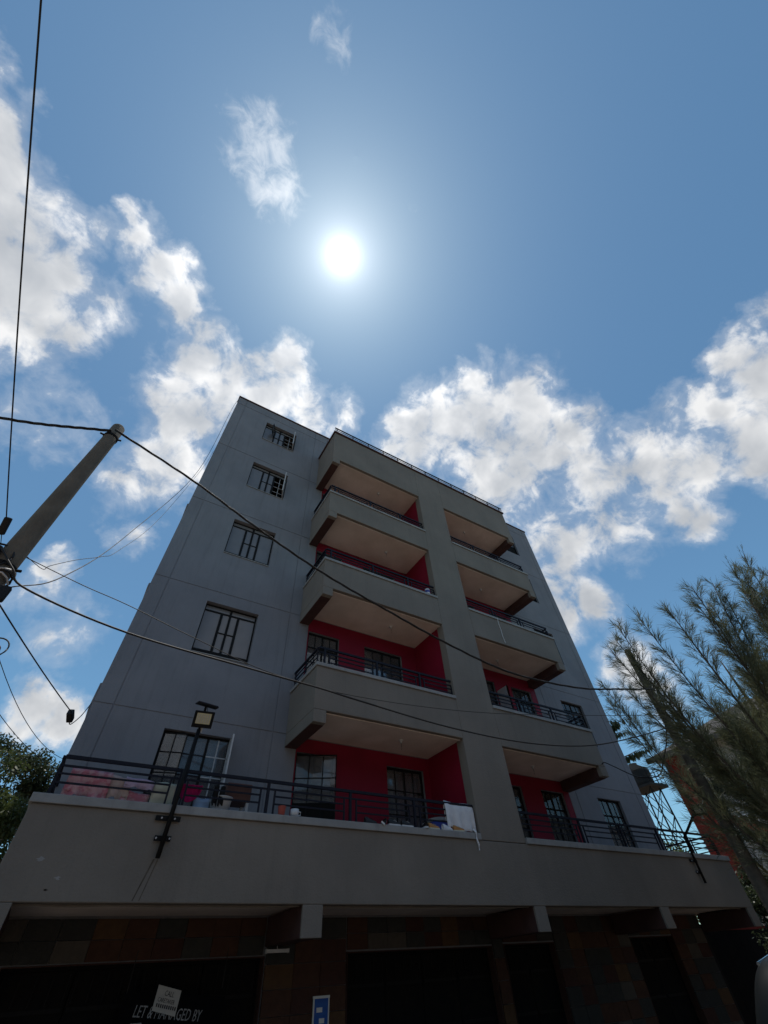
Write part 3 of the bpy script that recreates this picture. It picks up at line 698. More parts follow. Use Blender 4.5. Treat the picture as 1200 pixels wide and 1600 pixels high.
MB().tube([(3.205, 7.87, 3.59), (3.25, 7.87, 3.58), (3.25, 7.87, 3.54), (3.20, 7.87, 3.53)], .009, 6).build('handle', 'plastic_white', tb)

def shoe(x, y, rz, label, up, sole, tilt=0, L=.27):
    t = thing('shoe', label, 'shoe', (x, y, 3.502), 'shoes lined up on the terrace ledge')
    prof = [(-.5, .030, .075), (-.42, .036, .085), (-.25, .037, .082), (-.08, .035, .066), (.1, .040, .052), (.28, .045, .044), (.42, .038, .036), (.5, .018, .028)]
    vs = []; n = 10
    for u, w, h in prof:
        for j in range(n):
            q = math.pi*j/(n-1); vs.append((u*L, w*math.cos(q), .022+h*math.sin(q)))
    fs = [(i*n+j, i*n+j+1, (i+1)*n+j+1, (i+1)*n+j) for i in range(len(prof)-1) for j in range(n-1)] + [tuple(range(n)), tuple((len(prof)-1)*n+j for j in range(n-1, -1, -1))]
    M = Matrix.Translation((x, y, 3.502)) @ Matrix.Rotation(rad(rz), 4, 'Z') @ Matrix.Rotation(rad(tilt), 4, 'X')
    MB().add(vs, fs).xform(M).build('upper', up, t, smooth=True)
    k = len(prof); sv = []
    for u, w, h in prof: sv += [(u*L*1.03, w*1.12, 0), (u*L*1.03, -w*1.12, 0), (u*L*1.03, w*1.12, .024), (u*L*1.03, -w*1.12, .024)]
    sf = []
    for i in range(k-1):
        a = 4*i; b = a+4; sf += [(a, b, b+1, a+1), (a+2, a+3, b+3, b+2), (a, a+2, b+2, b), (a+1, b+1, b+3, a+3)]
    sf += [(0, 1, 3, 2), (4*k-4, 4*k-2, 4*k-1, 4*k-3)]
    MB().add(sv, sf).xform(M).build('sole', sole, t)
    for i in range(3):
        MB().box(-.01+i*.022, .0+i*.022, -.025, .025, .085-i*.008, .09-i*.008).xform(M).build('lace', sole, t)
shoe(4.62, 7.87, 8, 'black shoe lying left of the first white-soled shoe', 'shoe_black', 'shoe_black')
shoe(4.87, 7.86, 60, 'shoe with upturned white sole, toe toward the room', 'shoe_black', 'plastic_white', 40)
shoe(5.11, 7.84, 3, 'left one of two black sneakers with thin white soles', 'shoe_black', 'plastic_white')
shoe(5.40, 7.84, 4, 'right one of two black sneakers with thin white soles', 'shoe_black', 'plastic_white')
shoe(5.80, 7.86, 85, 'small dark shoe pointing to the room beside the railing post', 'shoe_black', 'plastic_white', L=.22)
shoe(6.02, 7.84, 3, 'tan shoe with yellow sole left of the white shoe', 'leather_tan', 'cloth_cream')
shoe(6.35, 7.84, 10, 'white sneaker between the two tan shoes', 'cloth_white', 'plastic_white')
shoe(6.63, 7.84, -6, 'tan shoe under the white towel', 'leather_tan', 'cloth_cream')
cloth('white_towel', 'white towel over the railing beside the pillar', 6.38, 7.12, 4.02, .48, YB+.085, 'cloth_white', 9, -.02, thick=.075, wav=.028, hem=.07)
tag(MB().tube([(6.99, YB-.0, 3.56), (7.0, YB-.055, 3.5), (6.99, YB-.05, 3.4), (7.02, YB-.05, 3.3), (7.01, YB-.05, 3.22)], [.022, .02, .018, .018, .014], 6).build('cloth_strip', 'cloth_white'), 'white cloth strip hanging below the towel over the ledge', 'cloth')
br = thing('water_drum', 'blue plastic drum with lid behind the white towel', 'drum', (6.85, 8.75, 2.75))
MB().lathe([(0, 0), (.24, 0), (.26, .1), (.26, .9), (.22, 1.1), (0, 1.1)], (6.85, 8.75, 2.75), 20).build('body', 'plastic_blue', br, smooth=True)
MB().lathe([(.23, 1.1), (.235, 1.16), (.0, 1.19)], (6.85, 8.75, 2.752), 20).build('lid', 'cap_white', br, smooth=True)
tn = thing('paint_tin', 'small blue and white tin on the third-storey balcony ledge', 'tin', (6.85, 7.9, 9.432))
MB().lathe([(0, 0), (.075, 0), (.075, .2), (0, .2)], (6.85, 7.86, 9.432), 16).build('body', 'plastic_white', tn, smooth=False)
MB().lathe([(.0765, .06), (.0765, .15)], (6.85, 7.86, 9.432), 16).build('label_band', 'plastic_blue', tn)
for i, (xx, hh) in enumerate(((11.0, .36), (11.22, .28))):
    o = MB().lathe([(0, 0), (.1, 0), (.125, hh*.6), (.11, hh), (.1, hh), (0, hh-.02)], (xx, 8.1, 6.1), 16).build('cooking_pot', 'white_metal' if i == 0 else 'tank', smooth=True)
    tag(o, ('pale metal pot' if i == 0 else 'dark metal pot') + ' behind the second-storey right balcony railing', 'pot')

# ------------------------------------------------------------------ signs on the ground floor
def text_mesh(s, size):
    c = bpy.data.curves.new('t', 'FONT'); c.body = s; c.size = size; c.align_x = 'LEFT'; c.extrude = .0015; c.resolution_u = 2
    o = bpy.data.objects.new('t', c); COL.objects.link(o)
    me = bpy.data.meshes.new_from_object(o.evaluated_get(bpy.context.evaluated_depsgraph_get())); bpy.data.objects.remove(o)
    return [v.co.copy() for v in me.vertices], [tuple(p.vertices) for p in me.polygons]
def letters(parent, s, size, origin, tilt, m, sx=1.0, name='lettering', shear=0.0):
    v, f = text_mesh(s, size); T = Matrix.Rotation(rad(tilt), 2)
    vs = []
    for p in v:
        q = T @ Vector(((p.x+shear*p.y)*sx, p.y)); vs.append((origin[0]+q.x, origin[1]-p.z, origin[2]+q.y))
    return MB().add(vs, f).build(name, m, parent)
SY = 9.0
bn = thing('banner', 'black banner reading LET & MANAGED BY in the first shop bay', 'banner', (2.05, SY+.02, .7))
cv = [(1.42, SY+.02, .9), (2.78, SY+.02, .78), (2.80, SY+.02, 1.60), (1.44, SY+.02, 1.72)]
MB().add(cv + [(p[0], SY+.03, p[2]) for p in cv], [(0, 1, 2, 3), (7, 6, 5, 4), (0, 4, 5, 1), (1, 5, 6, 2), (2, 6, 7, 3), (3, 7, 4, 0)]).build('sheet', 'banner', bn)
letters(bn, 'LET & MANAGED BY', .15, (1.60, SY+.017, 1.485), -6, 'banner_print', .66, shear=.12)
piece('logo', 1.60, 1.74, SY+.014, SY+.0185, 1.30, 1.43, 'banner_print', bn)
for xx in (1.46, 2.74): MB().tube([(xx, SY+.025, 1.68), (xx, SY+.02, 2.09)], .006, 5).build('string', 'cable', bn)
nb = thing('paper_notice', 'pale paper notice reading CALL CARETAKER stuck over the banner', 'notice', (2.0, SY, 1.45))
A = Vector((1.845, 0, 1.755)); Bv = Vector((2.165, 0, 1.685)); C = Vector((1.83, 0, 1.525)); D = C+(Bv-A)
ps = [C, D, Bv, A]
MB().add([(p.x, SY+.005, p.z) for p in ps] + [(p.x, SY+.008, p.z) for p in ps], [(0, 1, 2, 3), (7, 6, 5, 4), (0, 4, 5, 1), (1, 5, 6, 2), (2, 6, 7, 3), (3, 7, 4, 0)]).build('sheet', 'paper', nb)
letters(nb, 'CALL', .07, (1.945, SY+.004, 1.652), -11, 'ink', .8)
letters(nb, 'CARETAKER', .055, (1.87, SY+.004, 1.606), -11, 'ink', .78)
for i in range(10): 
    xx = 1.868+i*.028; piece('digit_mark', xx, xx+.017, SY+.002, SY+.0042, 1.555-i*.0054, 1.588-i*.0054, 'ink', nb)
pst = thing('poster', 'narrow blue poster in white frame on the stone pier', 'poster', (4.43, 9.2, .9))
piece('sheet', 4.31, 4.55, YW-.06, YW-.052, .9, 1.50, 'poster_blue', pst)
for (a, b, c, d) in ((4.285, 4.575, 1.501, 1.53), (4.29, 4.309, .9, 1.50), (4.551, 4.57, .9, 1.50)): piece('frame_bar', a, b, YW-.065, YW-.04, c, d, 'white_print', pst)
for i, (xx, zz, w) in enumerate(((4.35, 1.36, .1), (4.40, 1.25, .09), (4.42, 1.12, .08), (4.37, 1.0, .12))): piece('print_mark', xx, xx+w, YW-.0625, YW-.0605, zz, zz+.05, 'white_print', pst)
lt = thing('tube_light', 'short white lamp fitting under the beam beside the stone pier', 'lamp', (3.5, 8.98, 2.0))
piece('housing', 3.34, 3.70, 8.97, 9.03, 2.01, 2.05, 'plastic_white', lt)
for xx in (3.33, 3.701): piece('end_cap', xx, xx+.009, 8.965, 9.035, 2.005, 2.055, 'white_metal', lt)
MB().tube([(3.52, 9.0, 2.05), (3.52, 9.02, 2.089)], .008, 6).build('stem', 'white_metal', lt)

# ------------------------------------------------------------------ utility poles and cables
def pole(name, label, x, y, z1, r0, r1, m, lean=(0, 0)):
    t = thing(name, label, 'utility pole', (x, y, 0))
    n = 14; pts = [(x+lean[0]*i/n, y+lean[1]*i/n, z1*i/n) for i in range(n+1)]
    rr = [r0+(r1-r0)*i/n for i in range(n+1)]
    pts += [(x+lean[0], y+lean[1], z1+.03)]; rr += [r1*.82]
    MB().tube(pts, rr, 20).build('shaft', m, t, smooth=True); return t
pl = pole('concrete_pole', 'tapered grey concrete utility pole at left carrying the cables', -1.58, 4.93, 7.72, .16, .09, 'pole_concrete', (-.10, 0))
px, py = -1.68, 4.93
for z, r in ((7.42, .097), (4.75, .123), (4.42, .125)):
    bnd = MB().lathe([(r-.004, -.02), (r+.006, -.02), (r+.006, .02), (r-.004, .02)], (-1.58-.1*z/7.72, py, z), 20).build('band', 'dark_metal', pl)
    for s in (-1, 1):
        MB().tube([(-1.58-.1*z/7.72+s*r, py-.02, z), (-1.58-.1*z/7.72+s*(r+.05), py-.03, z)], .016, 6).build('bolt', 'dark_metal', bnd)
MB().box(-1.50, -1.40, 4.76, 4.83, 4.30, 4.47).build('insulator', 'plastic_black', pl, bevel=.015)
MB().box(-1.82, -1.72, 4.78, 4.85, 4.80, 4.92).build('insulator', 'plastic_black', pl, bevel=.015)
for k in range(5):
    MB().tube([(-1.63+.135*math.cos(q/12*6.283+k), 4.93+.137*math.sin(q/12*6.283+k), 4.50+.045*k+.03*math.sin(q+k)) for q in range(9)], .010, 5).build('tie_wire', 'cable' if k % 2 else 'plastic_white', pl)
pr = pole('timber_pole', 'weathered timber utility pole at right among the casuarina branches', 10.78, 4.78, 6.95, .14, .078, 'wood_pole', (-.05, .10))
for z in (5.86, 5.02):
    MB().tube([(10.72, 4.74, z), (10.58, 4.72, z)], .02, 6).build('hook', 'dark_metal', pr)
MB().box(10.80, 10.98, 4.60, 4.70, 3.75, 4.15).build('meter_box', 'plastic_black', pr, bevel=.02)

def cat(a, b, sag, n=24, jit=0.0, seed=0):
    a, b = Vector(a), Vector(b); r = random.Random(seed); out = []
    for i in range(n+1):
        t = i/n; p = a.lerp(b, t); p.z -= sag*4*t*(1-t)
        p += Vector((0, r.uniform(-jit, jit), r.uniform(-jit, jit))); out.append(p)
    return out
def spline(P, n=8):
    P = [Vector(p) for p in P]; Q = [2*P[0]-P[1]]+P+[2*P[-1]-P[-2]]; out = []
    for i in range(1, len(Q)-2):
        for j in range(n):
            t = j/n; a, b, c, d = Q[i-1:i+3]
            out.append(.5*((2*b)+(-a+c)*t+(2*a-5*b+4*c-d)*t*t+(-a+3*b-3*c+d)*t**3))
    return out+[P[-1]]
def twisted(mb, pts, r, off, strands=3):
    for s in range(strands):
        ps = []
        for i, p in enumerate(pts):
            q = i*.55+s*2.094; ps.append(p+Vector((0, math.cos(q)*off, math.sin(q)*off)))
        mb.tube(ps, r, 5)
    return mb
GC = 'overhead cables'
def cable(name, label, pts, r):
    return tag(MB().tube(pts, r, 6).build(name, 'cable', smooth=True), label, 'cable', GC)
mainp = spline([(-1.66, 4.80, 7.50), (-.34, 4.84, 7.08), (.83, 4.86, 6.58), (2.02, 4.88, 6.14), (3.25, 4.9, 5.82), (4.57, 4.92, 5.52), (6.04, 4.92, 5.31), (7.87, 4.88, 5.39), (9.3, 4.8, 5.62), (10.62, 4.72, 5.86)], 14)
tag(twisted(MB(), mainp, .0105, .010).build('twisted_cable', 'cable', smooth=True), 'thick twisted cable from concrete pole top across facade to timber pole', 'cable', GC)
tag(twisted(MB(), spline([(-14, 7.3, 7.9), (-8, 6.1, 7.45), (-5, 5.6, 7.3), (-3.03, 5.2, 7.27), (-1.70, 4.82, 7.46)], 30), .013, .012).build('twisted_cable', 'cable', smooth=True), 'thick twisted cable running left out of view from the concrete pole top', 'cable', GC)
cable('service_cable', 'lower black cable sagging across the facade between the two poles', spline([(-1.72, 4.78, 4.88), (-1.5, 4.76, 4.66), (-1.29, 4.8, 4.50), (-.25, 4.86, 4.32), (1.21, 4.9, 4.25), (2.16, 4.92, 4.21), (2.74, 4.92, 4.16), (4.26, 4.92, 4.06), (5.84, 4.92, 4.07), (7.42, 4.92, 4.24), (8.88, 4.88, 4.56), (10.60, 4.72, 5.02)], 8), .011)
cable('thin_wire', 'thin wire crossing the facade just above the lower black cable', spline([(-1.5, 4.85, 4.9), (-.88, 4.92, 4.79), (-.37, 4.92, 4.69), (.43, 4.92, 4.49), (1.44, 4.92, 4.27), (2.7, 4.92, 4.21), (4.84, 4.92, 4.38), (7.5, 4.92, 4.79), (10.7, 4.8, 5.3)], 6), .0048)
cable('thin_wire', 'thin wire rising from concrete pole to the top left corner of the building', spline([(-1.45, 4.85, 4.5), (-1.23, 5.5, 5.23), (-1.08, 7.0, 7.43), (-.62, 8.9, 12.2), (-.56, 9.3, 16.95), (-.50, 9.4, 18.1)], 8), .007)
cable('thin_wire', 'kinked thin wire dangling in the sky right of the concrete pole', spline([(-1.52, 4.9, 4.95), (-1.33, 4.95, 4.88), (-1.3, 5.0, 4.98), (-1.15, 5.2, 5.3), (-1.0, 5.6, 5.75), (-.95, 6.2, 6.4), (-.8, 7.6, 8.6), (-.55, 9.0, 12.5), (-.50, 9.35, 14)], 6), .004)
# overhead cable that comes from behind the viewer, with its clamp
cable('overhead_cable', 'near-vertical cable at the top left ending in a dark clamp', cat((-2.35, -6.0, 6.9), (-1.845, 4.67, 5.19), .12, 30), .0065)
cl1 = thing('cable_clamp', 'dark tension clamp on the near-vertical cable beside the concrete pole', 'clamp', (-1.83, 4.72, 5.12), GC)
Mx = Matrix.Translation((-1.825, 4.72, 5.125)) @ Matrix.Rotation(rad(42), 4, 'X')
MB().box(-.032, .032, -.035, .035, -.10, .10).xform(Mx).build('body', 'plastic_black', cl1, bevel=.015)
MB().tube([(-1.83, 4.78, 5.05), (-1.80, 4.83, 4.98), (-1.74, 4.86, 4.88)], .004, 5).build('tail_wire', 'cable', cl1); MB().tube([(-1.81, 4.78, 5.05), (-1.77, 4.83, 4.96), (-1.70, 4.86, 4.86)], .004, 5).build('tail_wire', 'cable', cl1)
cable('drop_cable', 'straight drop cable from concrete pole down to the clamp by the building', cat((-1.44, 4.80, 4.30), (-.655, 8.42, 4.76), .02, 12), .0075)
cl2 = thing('cable_clamp', 'dark tension clamp hanging in the sky beside the left building edge', 'clamp', (-.66, 8.5, 4.74), GC)
Mx = Matrix.Translation((-.655, 8.5, 4.735)) @ Matrix.Rotation(rad(70), 4, 'X') @ Matrix.Rotation(rad(-12), 4, 'Y')
MB().box(-.045, .045, -.05, .05, -.10, .10).xform(Mx).build('body', 'plastic_black', cl2, bevel=.015)
MB().tube(spline([(-.65, 8.58, 4.72), (-.62, 8.8, 4.72), (-.55, 9.1, 4.98), (-.5, 9.32, 5.3)], 5), .008, 5).build('tail_wire', 'cable', cl2)
cable('thin_wire', 'upper of two thin wires falling left of the drop cable', cat((-1.55, 4.9, 4.30), (-.44, 11.2, 4.9), .30, 18), .0042)
cable('thin_wire', 'lower of two thin wires falling left of the drop cable', cat((-2.3, 5.3, 4.75), (-.44, 12.0, 4.9), .32, 20), .0046)
def loop(cx, cy, cz, r, label, rr=.006, tilt=.3):
    pts = [(cx+r*math.cos(q), cy+tilt*r*math.sin(q), cz+r*1.15*math.sin(q)) for q in [i*.3 for i in range(22)]]
    cable('cable_coil', label, pts, rr)
loop(-1.235, 4.90, 3.90, .095, 'large loop of slack cable at the left picture edge', .007)
loop(-1.255, 4.92, 3.88, .06, 'small loop of slack cable inside the larger loop', .006)
loop(-1.75, 4.80, 4.80, .16, 'loop of black cable tied round the concrete pole', .011)
cable('bent_cable', 'cable curving from the right balcony corner to the timber pole', spline([(12.2, 7.79, 5.36), (11.9, 7.5, 5.28), (11.46, 7.0, 4.98), (11.1, 6.4, 4.58), (10.89, 6.0, 4.40), (10.55, 5.5, 4.28), (10.40, 5.2, 4.45), (10.5, 4.9, 4.9), (10.66, 4.76, 5.6)], 7), .012)

# ------------------------------------------------------------------ unseen building added behind the viewer to shade the lower floors
ob = thing('added_shade_building', 'plain unseen three-storey building added across the street to shade the lower floors', 'building', (8, -12, 0))
MB().box(-30, 48, -20, -11, 0, 10).build('wall', 'wall_white', ob)
MB().box(-30.3, 48.3, -20.3, -10.6, 10.002, 10.3).build('roof', 'roof_dark', ob)
for k in range(3):
    for i in range(22): piece('window', -28+i*3.5, -26.6+i*3.5, -11, -10.97, 1.2+k*3.1, 2.6+k*3.1, 'car_glass', ob)

# ------------------------------------------------------------------ trees
def tri_leaf(mb, p, d, nrm, L, W):
    s = d.cross(nrm).normalized()*W*.5
    k = len(mb.v); m_ = p+d*L*.45
    mb.v += [tuple(p), tuple(m_+s), tuple(p+d*L), tuple(m_-s)]; mb.f += [(k, k+1, k+2, k+3)]
def rv(r):
    while True:
        v = Vector((r.uniform(-1, 1), r.uniform(-1, 1), r.uniform(-1, 1)))
        if .05 < v.length < 1: return v
def limb_path(r, a, b, n=7, wob=.12, lift=0):
    a, b = Vector(a), Vector(b); L = (b-a).length; out = []
    w1, w2 = rv(r)*wob*L, rv(r)*wob*L
    for i in range(n+1):
        t = i/n; out.append(a.lerp(b, t)+w1*math.sin(t*math.pi)*.6+w2*math.sin(t*2*math.pi)*.35+Vector((0, 0, lift*4*t*(1-t))))
    return out
def broadleaf(name, label, base, trunk_h, r0, clumps, nleaf, leafL, m, seed, spread=.5):
    r = random.Random(seed); t = thing(name, label, 'tree', base)
    b = Vector(base); top = b+Vector((r.uniform(-.2, .2), r.uniform(-.2, .2), trunk_h))
    tp = limb_path(r, b, top, 6, .04); MB().tube(tp, [r0*(1-.45*i/6) for i in range(7)], 10).build('trunk', 'bark', t, smooth=True)
    cm = MB()
    for (c, rad_) in clumps:
        c = Vector(c); path = limb_path(r, tp[r.choice((4, 5, 6))], c, 7, .1, .1)
        MB().tube(path, [r0*.42*(1-.85*i/7) for i in range(8)], 6).build('limb', 'bark', t, smooth=True)
        subs = [c]+[c+Vector((v.x, v.y, v.z*.7))*rad_*.85 for v in (rv(r) for _ in range(9))]
        for s_ in subs[1:]:
            tw = limb_path(r, path[r.choice((4, 5, 6, 7))], s_, 4, .1); MB_TW.tube(tw, [.022*(1-.8*i/4) for i in range(5)], 4)
        for i in range(nleaf):
            s_ = r.choice(subs); v = rv(r); p = s_+Vector((v.x, v.y, v.z*.75))*rad_*spread
            d = (rv(r)+Vector((0, 0, -.25))).normalized(); nn = (rv(r)*.8+Vector((0, 0, .7))).normalized()
            tri_leaf(cm, p, d, nn, leafL*r.uniform(.6, 1.3), leafL*r.uniform(.4, .6))
    cm.build('crown', m, t); global TWIGS; TWIGS = MB_TW
    return t
MB_TW = MB()
r = random.Random(3)
cl = [((-2.2, 13.2, 4.9), .9), ((-1.5, 13.0, 4.3), .75), ((-2.8, 12.7, 4.4), .9), ((-1.25, 12.8, 3.4), .7), ((-2.1, 12.4, 3.4), .85), ((-1.35, 13.4, 2.4), .8), ((-2.4, 12.8, 2.2), .9), ((-1.9, 13.2, 1.5), .8), ((-3.3, 13.3, 5.0), .9), ((-.95, 13.2, 2.9), .45)]
tL = broadleaf('leafy_tree', 'dense broad-leaved tree with sunlit leaves left of the podium', (-2.2, 13.1, 0), 2.6, .16, cl, 2600, .10, 'leaf_bright', 8, .5)
MB_TW.build('twigs', 'bark', tL); MB_TW = MB()
cl = [((-2.4, 20, 7.4), 1.0), ((-1.4, 20.4, 7.1), .9), ((-3.4, 20.3, 6.8), 1.0), ((-.6, 20.6, 6.6), .9), ((-2.0, 20.2, 6.0), 1.0), ((-3.6, 20, 5.6), 1.1), ((-.8, 20.2, 5.4), .9), ((-2.6, 20, 4.8), 1.1), ((-1.4, 20.8, 4.4), 1.0), ((-4.6, 20.4, 6.2), 1.1), ((-.2, 21, 7.4), .7)]
tJ = broadleaf('spreading_tree', 'dark open-crowned tree behind the dense tree, beside the left building edge', (-2.2, 20.6, 0), 4.2, .2, cl, 2200, .13, 'leaf_dark', 9, .46)
MB_TW.build('twigs', 'bark', tJ); MB_TW = MB()

# casuarina: rising limbs with feathery drooping branchlets
def casuarina(base, H, nl, seed, label, SP=3.6):
    r = random.Random(seed); t = thing('casuarina_tree', label, 'tree', base); b = Vector(base)
    tp = limb_path(r, b, b+Vector((-.25, .15, H*.74)), 10, .02)
    MB().tube(tp, [.17*(1-.97*i/10)+.006 for i in range(11)], 10).build('trunk', 'bark', t, smooth=True)
    dark, lite, tw = MB(), MB(), MB()
    for i in range(nl):
        u = (i+.5)/nl; az = i*2.399+r.uniform(-.3, .3)
        rho = SP*math.sqrt(((i*.618) % 1)*.97+.03)*r.uniform(.85, 1.1)
        zt_ = b.z+H*(1.0-.30*(rho/SP)**1.6)*r.uniform(.72, 1.06) if i % 6 else b.z+H*r.uniform(.45, .75)
        if zt_ < b.z+5.6: rho = min(rho, .9)
        zs_ = max(.8, zt_-r.uniform(3.0, 4.6)-.35*rho)
        st = tp[max(1, min(9, int((zs_-b.z)/(H*.74)*10)))]
        o_ = Vector((math.cos(az), math.sin(az), 0)); en = Vector((b.x, b.y, 0))+o_*rho+Vector((0, 0, zt_)); en.z = max(en.z, st.z+1.2)
        hh = en.z-st.z; c_ = st+o_*rho*.62+Vector((0, 0, hh*.22)); w_ = rv(r)*.22
        path = []
        for j in range(11):
            q = j/10; path.append(st*(1-q)**2+c_*2*q*(1-q)+en*q*q+w_*math.sin(q*6.283)*.5)
        L = sum((path[j+1]-path[j]).length for j in range(10))
        MB().tube(path, [.045*(1-u*.4)*(1-.9*j/10)+.004 for j in range(11)], 6).build('limb', 'bark', t, smooth=True)
        for q in range(7):
            p = path[10].lerp(path[8], r.random()); d = ((path[10]-path[8]).normalized()+rv(r)*.5).normalized(); wl = r.uniform(.25, .6)
            wp = [p, p+d*wl*.5+Vector((0, 0, .02)), p+d*wl+Vector((0, 0, r.uniform(-.12, .03)))]
            tw.tube(wp, [.004, .003, .0015], 3, cap=False)
            for x in range(14):
                g = r.random(); e = wp[0].lerp(wp[1], g*2) if g < .5 else wp[1].lerp(wp[2], g*2-1)
                tri_leaf(dark, e, (d+rv(r)*.55).normalized(), rv(r).normalized(), r.uniform(.05, .14), r.uniform(.004, .007))
        nb = int(L*10.5)
        for q in range(nb):
            s = .40+.60*(q+r.random())/nb; f = s*10; j = min(9, int(f)); p = path[j].lerp(path[j+1], f-j)
            tan = (path[j+1]-path[j]).normalized(); side = tan.cross(rv(r)).normalized()
            bl = (.62*(1-s)+.26)*r.uniform(.5, 1.25)
            d = (tan*.95+side*.62).normalized()
            bp = [p+d*bl*x+Vector((0, 0, -.10*bl*x*x)) for x in (0, .33, .66, 1)]
            tw.tube(bp, [.006, .005, .004, .002], 3, cap=False)
            M_ = lite if r.random() < .22 else dark
            for x in range(int(bl*100)+12):
                g = r.uniform(.05, 1); e = bp[0].lerp(bp[3], g)+Vector((0, 0, -.08*bl*g*g))
                nd = (d*1.0+rv(r)*.7+Vector((0, 0, r.uniform(-.6, .15)))).normalized()
                tri_leaf(M_, e, nd, rv(r).normalized(), r.uniform(.10, .30), r.uniform(.006, .010))
    dark.build('crown', 'needle', t); lite.build('crown', 'needle_light', t); tw.build('twigs', 'bark', t)
    return t
casuarina((11.65, 3.2, 0), 8.2, 64, 21, 'tall feathery casuarina tree at the right behind the timber pole', 3.3)
casuarina((17.4, 5.0, 0), 7.6, 40, 33, 'lower casuarina tree behind, screening the red building')

# drooping-leaved tree beyond the right end of the block
def droop_tree(base, label):
    r = random.Random(4); t = thing('drooping_tree', label, 'tree', base); b = Vector(base); cm = MB(); tw = MB()
    tp = limb_path(r, b, b+Vector((0, 0, 9.4)), 8, .02); MB().tube(tp, [.14*(1-.8*i/8) for i in range(9)], 8).build('trunk', 'bark', t, smooth=True)
    for i in range(15):
        st = tp[7+i % 2]; az = r.uniform(1.2, 5.2) if i > 5 else r.uniform(-1.3, -.5); L = r.uniform(1.4, 2.4) if i < 6 else 1.3
        en = st+Vector((math.cos(az)*L, math.sin(az)*L, r.uniform(.1, .7)))
        path = limb_path(r, st, en, 9, .05); MB().tube(path, [.035*(1-.85*j/9) for j in range(10)], 5).build('limb', 'bark', t)
        for q in range(46):
            f = r.uniform(2, 9); j = min(8, int(f)); p = path[j].lerp(path[j+1], f-j)
            tri_leaf(cm, p, Vector((r.uniform(-.3, .3), r.uniform(-.3, .3), -1)).normalized(), rv(r).normalized(), r.uniform(.22, .42), r.uniform(.07, .12))
    for i in range(900):
        v = rv(r); p = tp[7]+Vector((v.x*.8-.3, v.y*.8+.3, v.z*1.0-.2)); tri_leaf(cm, p, rv(r).normalized(), rv(r).normalized(), .2, .09)
    cm.build('crown', 'leaf_dark', t); return t
droop_tree((21.7, 13.6, 0), 'slim tree with drooping leaves beyond the right end of the block')
MB_TW = MB()
tF = broadleaf('round_tree', 'small pale tree seen beyond the terrace railing under the lattice tower', (31, 17.3, 0), 3.2, .16, [((30.5, 17.6, 5.2), 1.2), ((31.5, 16.6, 4.6), 1.2), ((30.4, 16.4, 4.0), 1.2), ((32, 18, 5.6), 1.2), ((29.8, 17.6, 3.2), 1.1)], 900, .17, 'leaf_bright', 14, .6)
MB_TW.build('twigs', 'bark', tF)
# low shrub beside the right boundary
MB_TW = MB()
tS = broadleaf('shrub', 'dark leafy shrub at the right picture edge above the car', (17.7, 8.2, 0), .9, .06, [((17.55, 8.15, 2.55), .5), ((17.8, 8.1, 2.1), .6), ((17.6, 7.9, 1.5), .6), ((18.0, 8.3, 3.0), .5), ((18.2, 8.2, 2.6), .6)], 1300, .1, 'leaf_dark', 15, .55)
MB_TW.build('twigs', 'bark', tS)

# ------------------------------------------------------------------ lattice tower with tank
tw = thing('water_tower', 'thin lattice tower carrying a dark tank and platform beyond the building', 'tower', (35.0, 19.6, 0))
cx, cy, zt, hb, ht = 35.0, 19.6, 9.9, .9, .6
for sx in (-1, 1):
    for sy in (-1, 1): MB().tube([(cx+sx*hb, cy+sy*hb, 0), (cx+sx*ht, cy+sy*ht, zt)], .06, 6).build('leg', 'tank', tw)
nl = 6
for i in range(nl):
    z0_, z1_ = zt*i/nl, zt*(i+1)/nl; a, b = hb+(ht-hb)*i/nl, hb+(ht-hb)*(i+1)/nl
    for (p, q) in (((-1, -1), (1, -1)), ((1, -1), (1, 1)), ((1, 1), (-1, 1)), ((-1, 1), (-1, -1))):
        MB().tube([(cx+p[0]*a, cy+p[1]*a, z0_), (cx+q[0]*b, cy+q[1]*b, z1_)], .03, 4).build('brace', 'tank', tw)
        MB().tube([(cx+q[0]*a, cy+q[1]*a, z0_), (cx+p[0]*b, cy+p[1]*b, z1_)], .03, 4).build('brace', 'tank', tw)
MB().box(cx-1.05, cx+1.05, cy-1.05, cy+1.05, zt, zt+.14).build('platform', 'tank', tw)
rl = MB()
for sx in (-1.0, 1.0):
    for i in range(5): rl.tube([(cx+sx, cy-1.0+.5*i, zt+.14), (cx+sx, cy-1.0+.5*i, zt+1.1)], .025, 4); rl.tube([(cx-1.0+.5*i, cy+sx, zt+.14), (cx-1.0+.5*i, cy+sx, zt+1.1)], .025, 4)
    for z in (.6, 1.1): rl.tube([(cx+sx, cy-1.0, zt+z), (cx+sx, cy+1.0, zt+z)], .025, 4); rl.tube([(cx-1.0, cy+sx, zt+z), (cx+1.0, cy+sx, zt+z)], .025, 4)
rl.build('guard_rail', 'tank', tw)
MB().lathe([(0, .14), (.85, .14), (.88, .4), (.84, .7), (.88, 1.0), (.84, 1.25), (.3, 1.6), (.3, 1.7), (0, 1.7)], (cx-.2, cy+.15, zt), 20).build('tank', 'tank', tw, smooth=True)

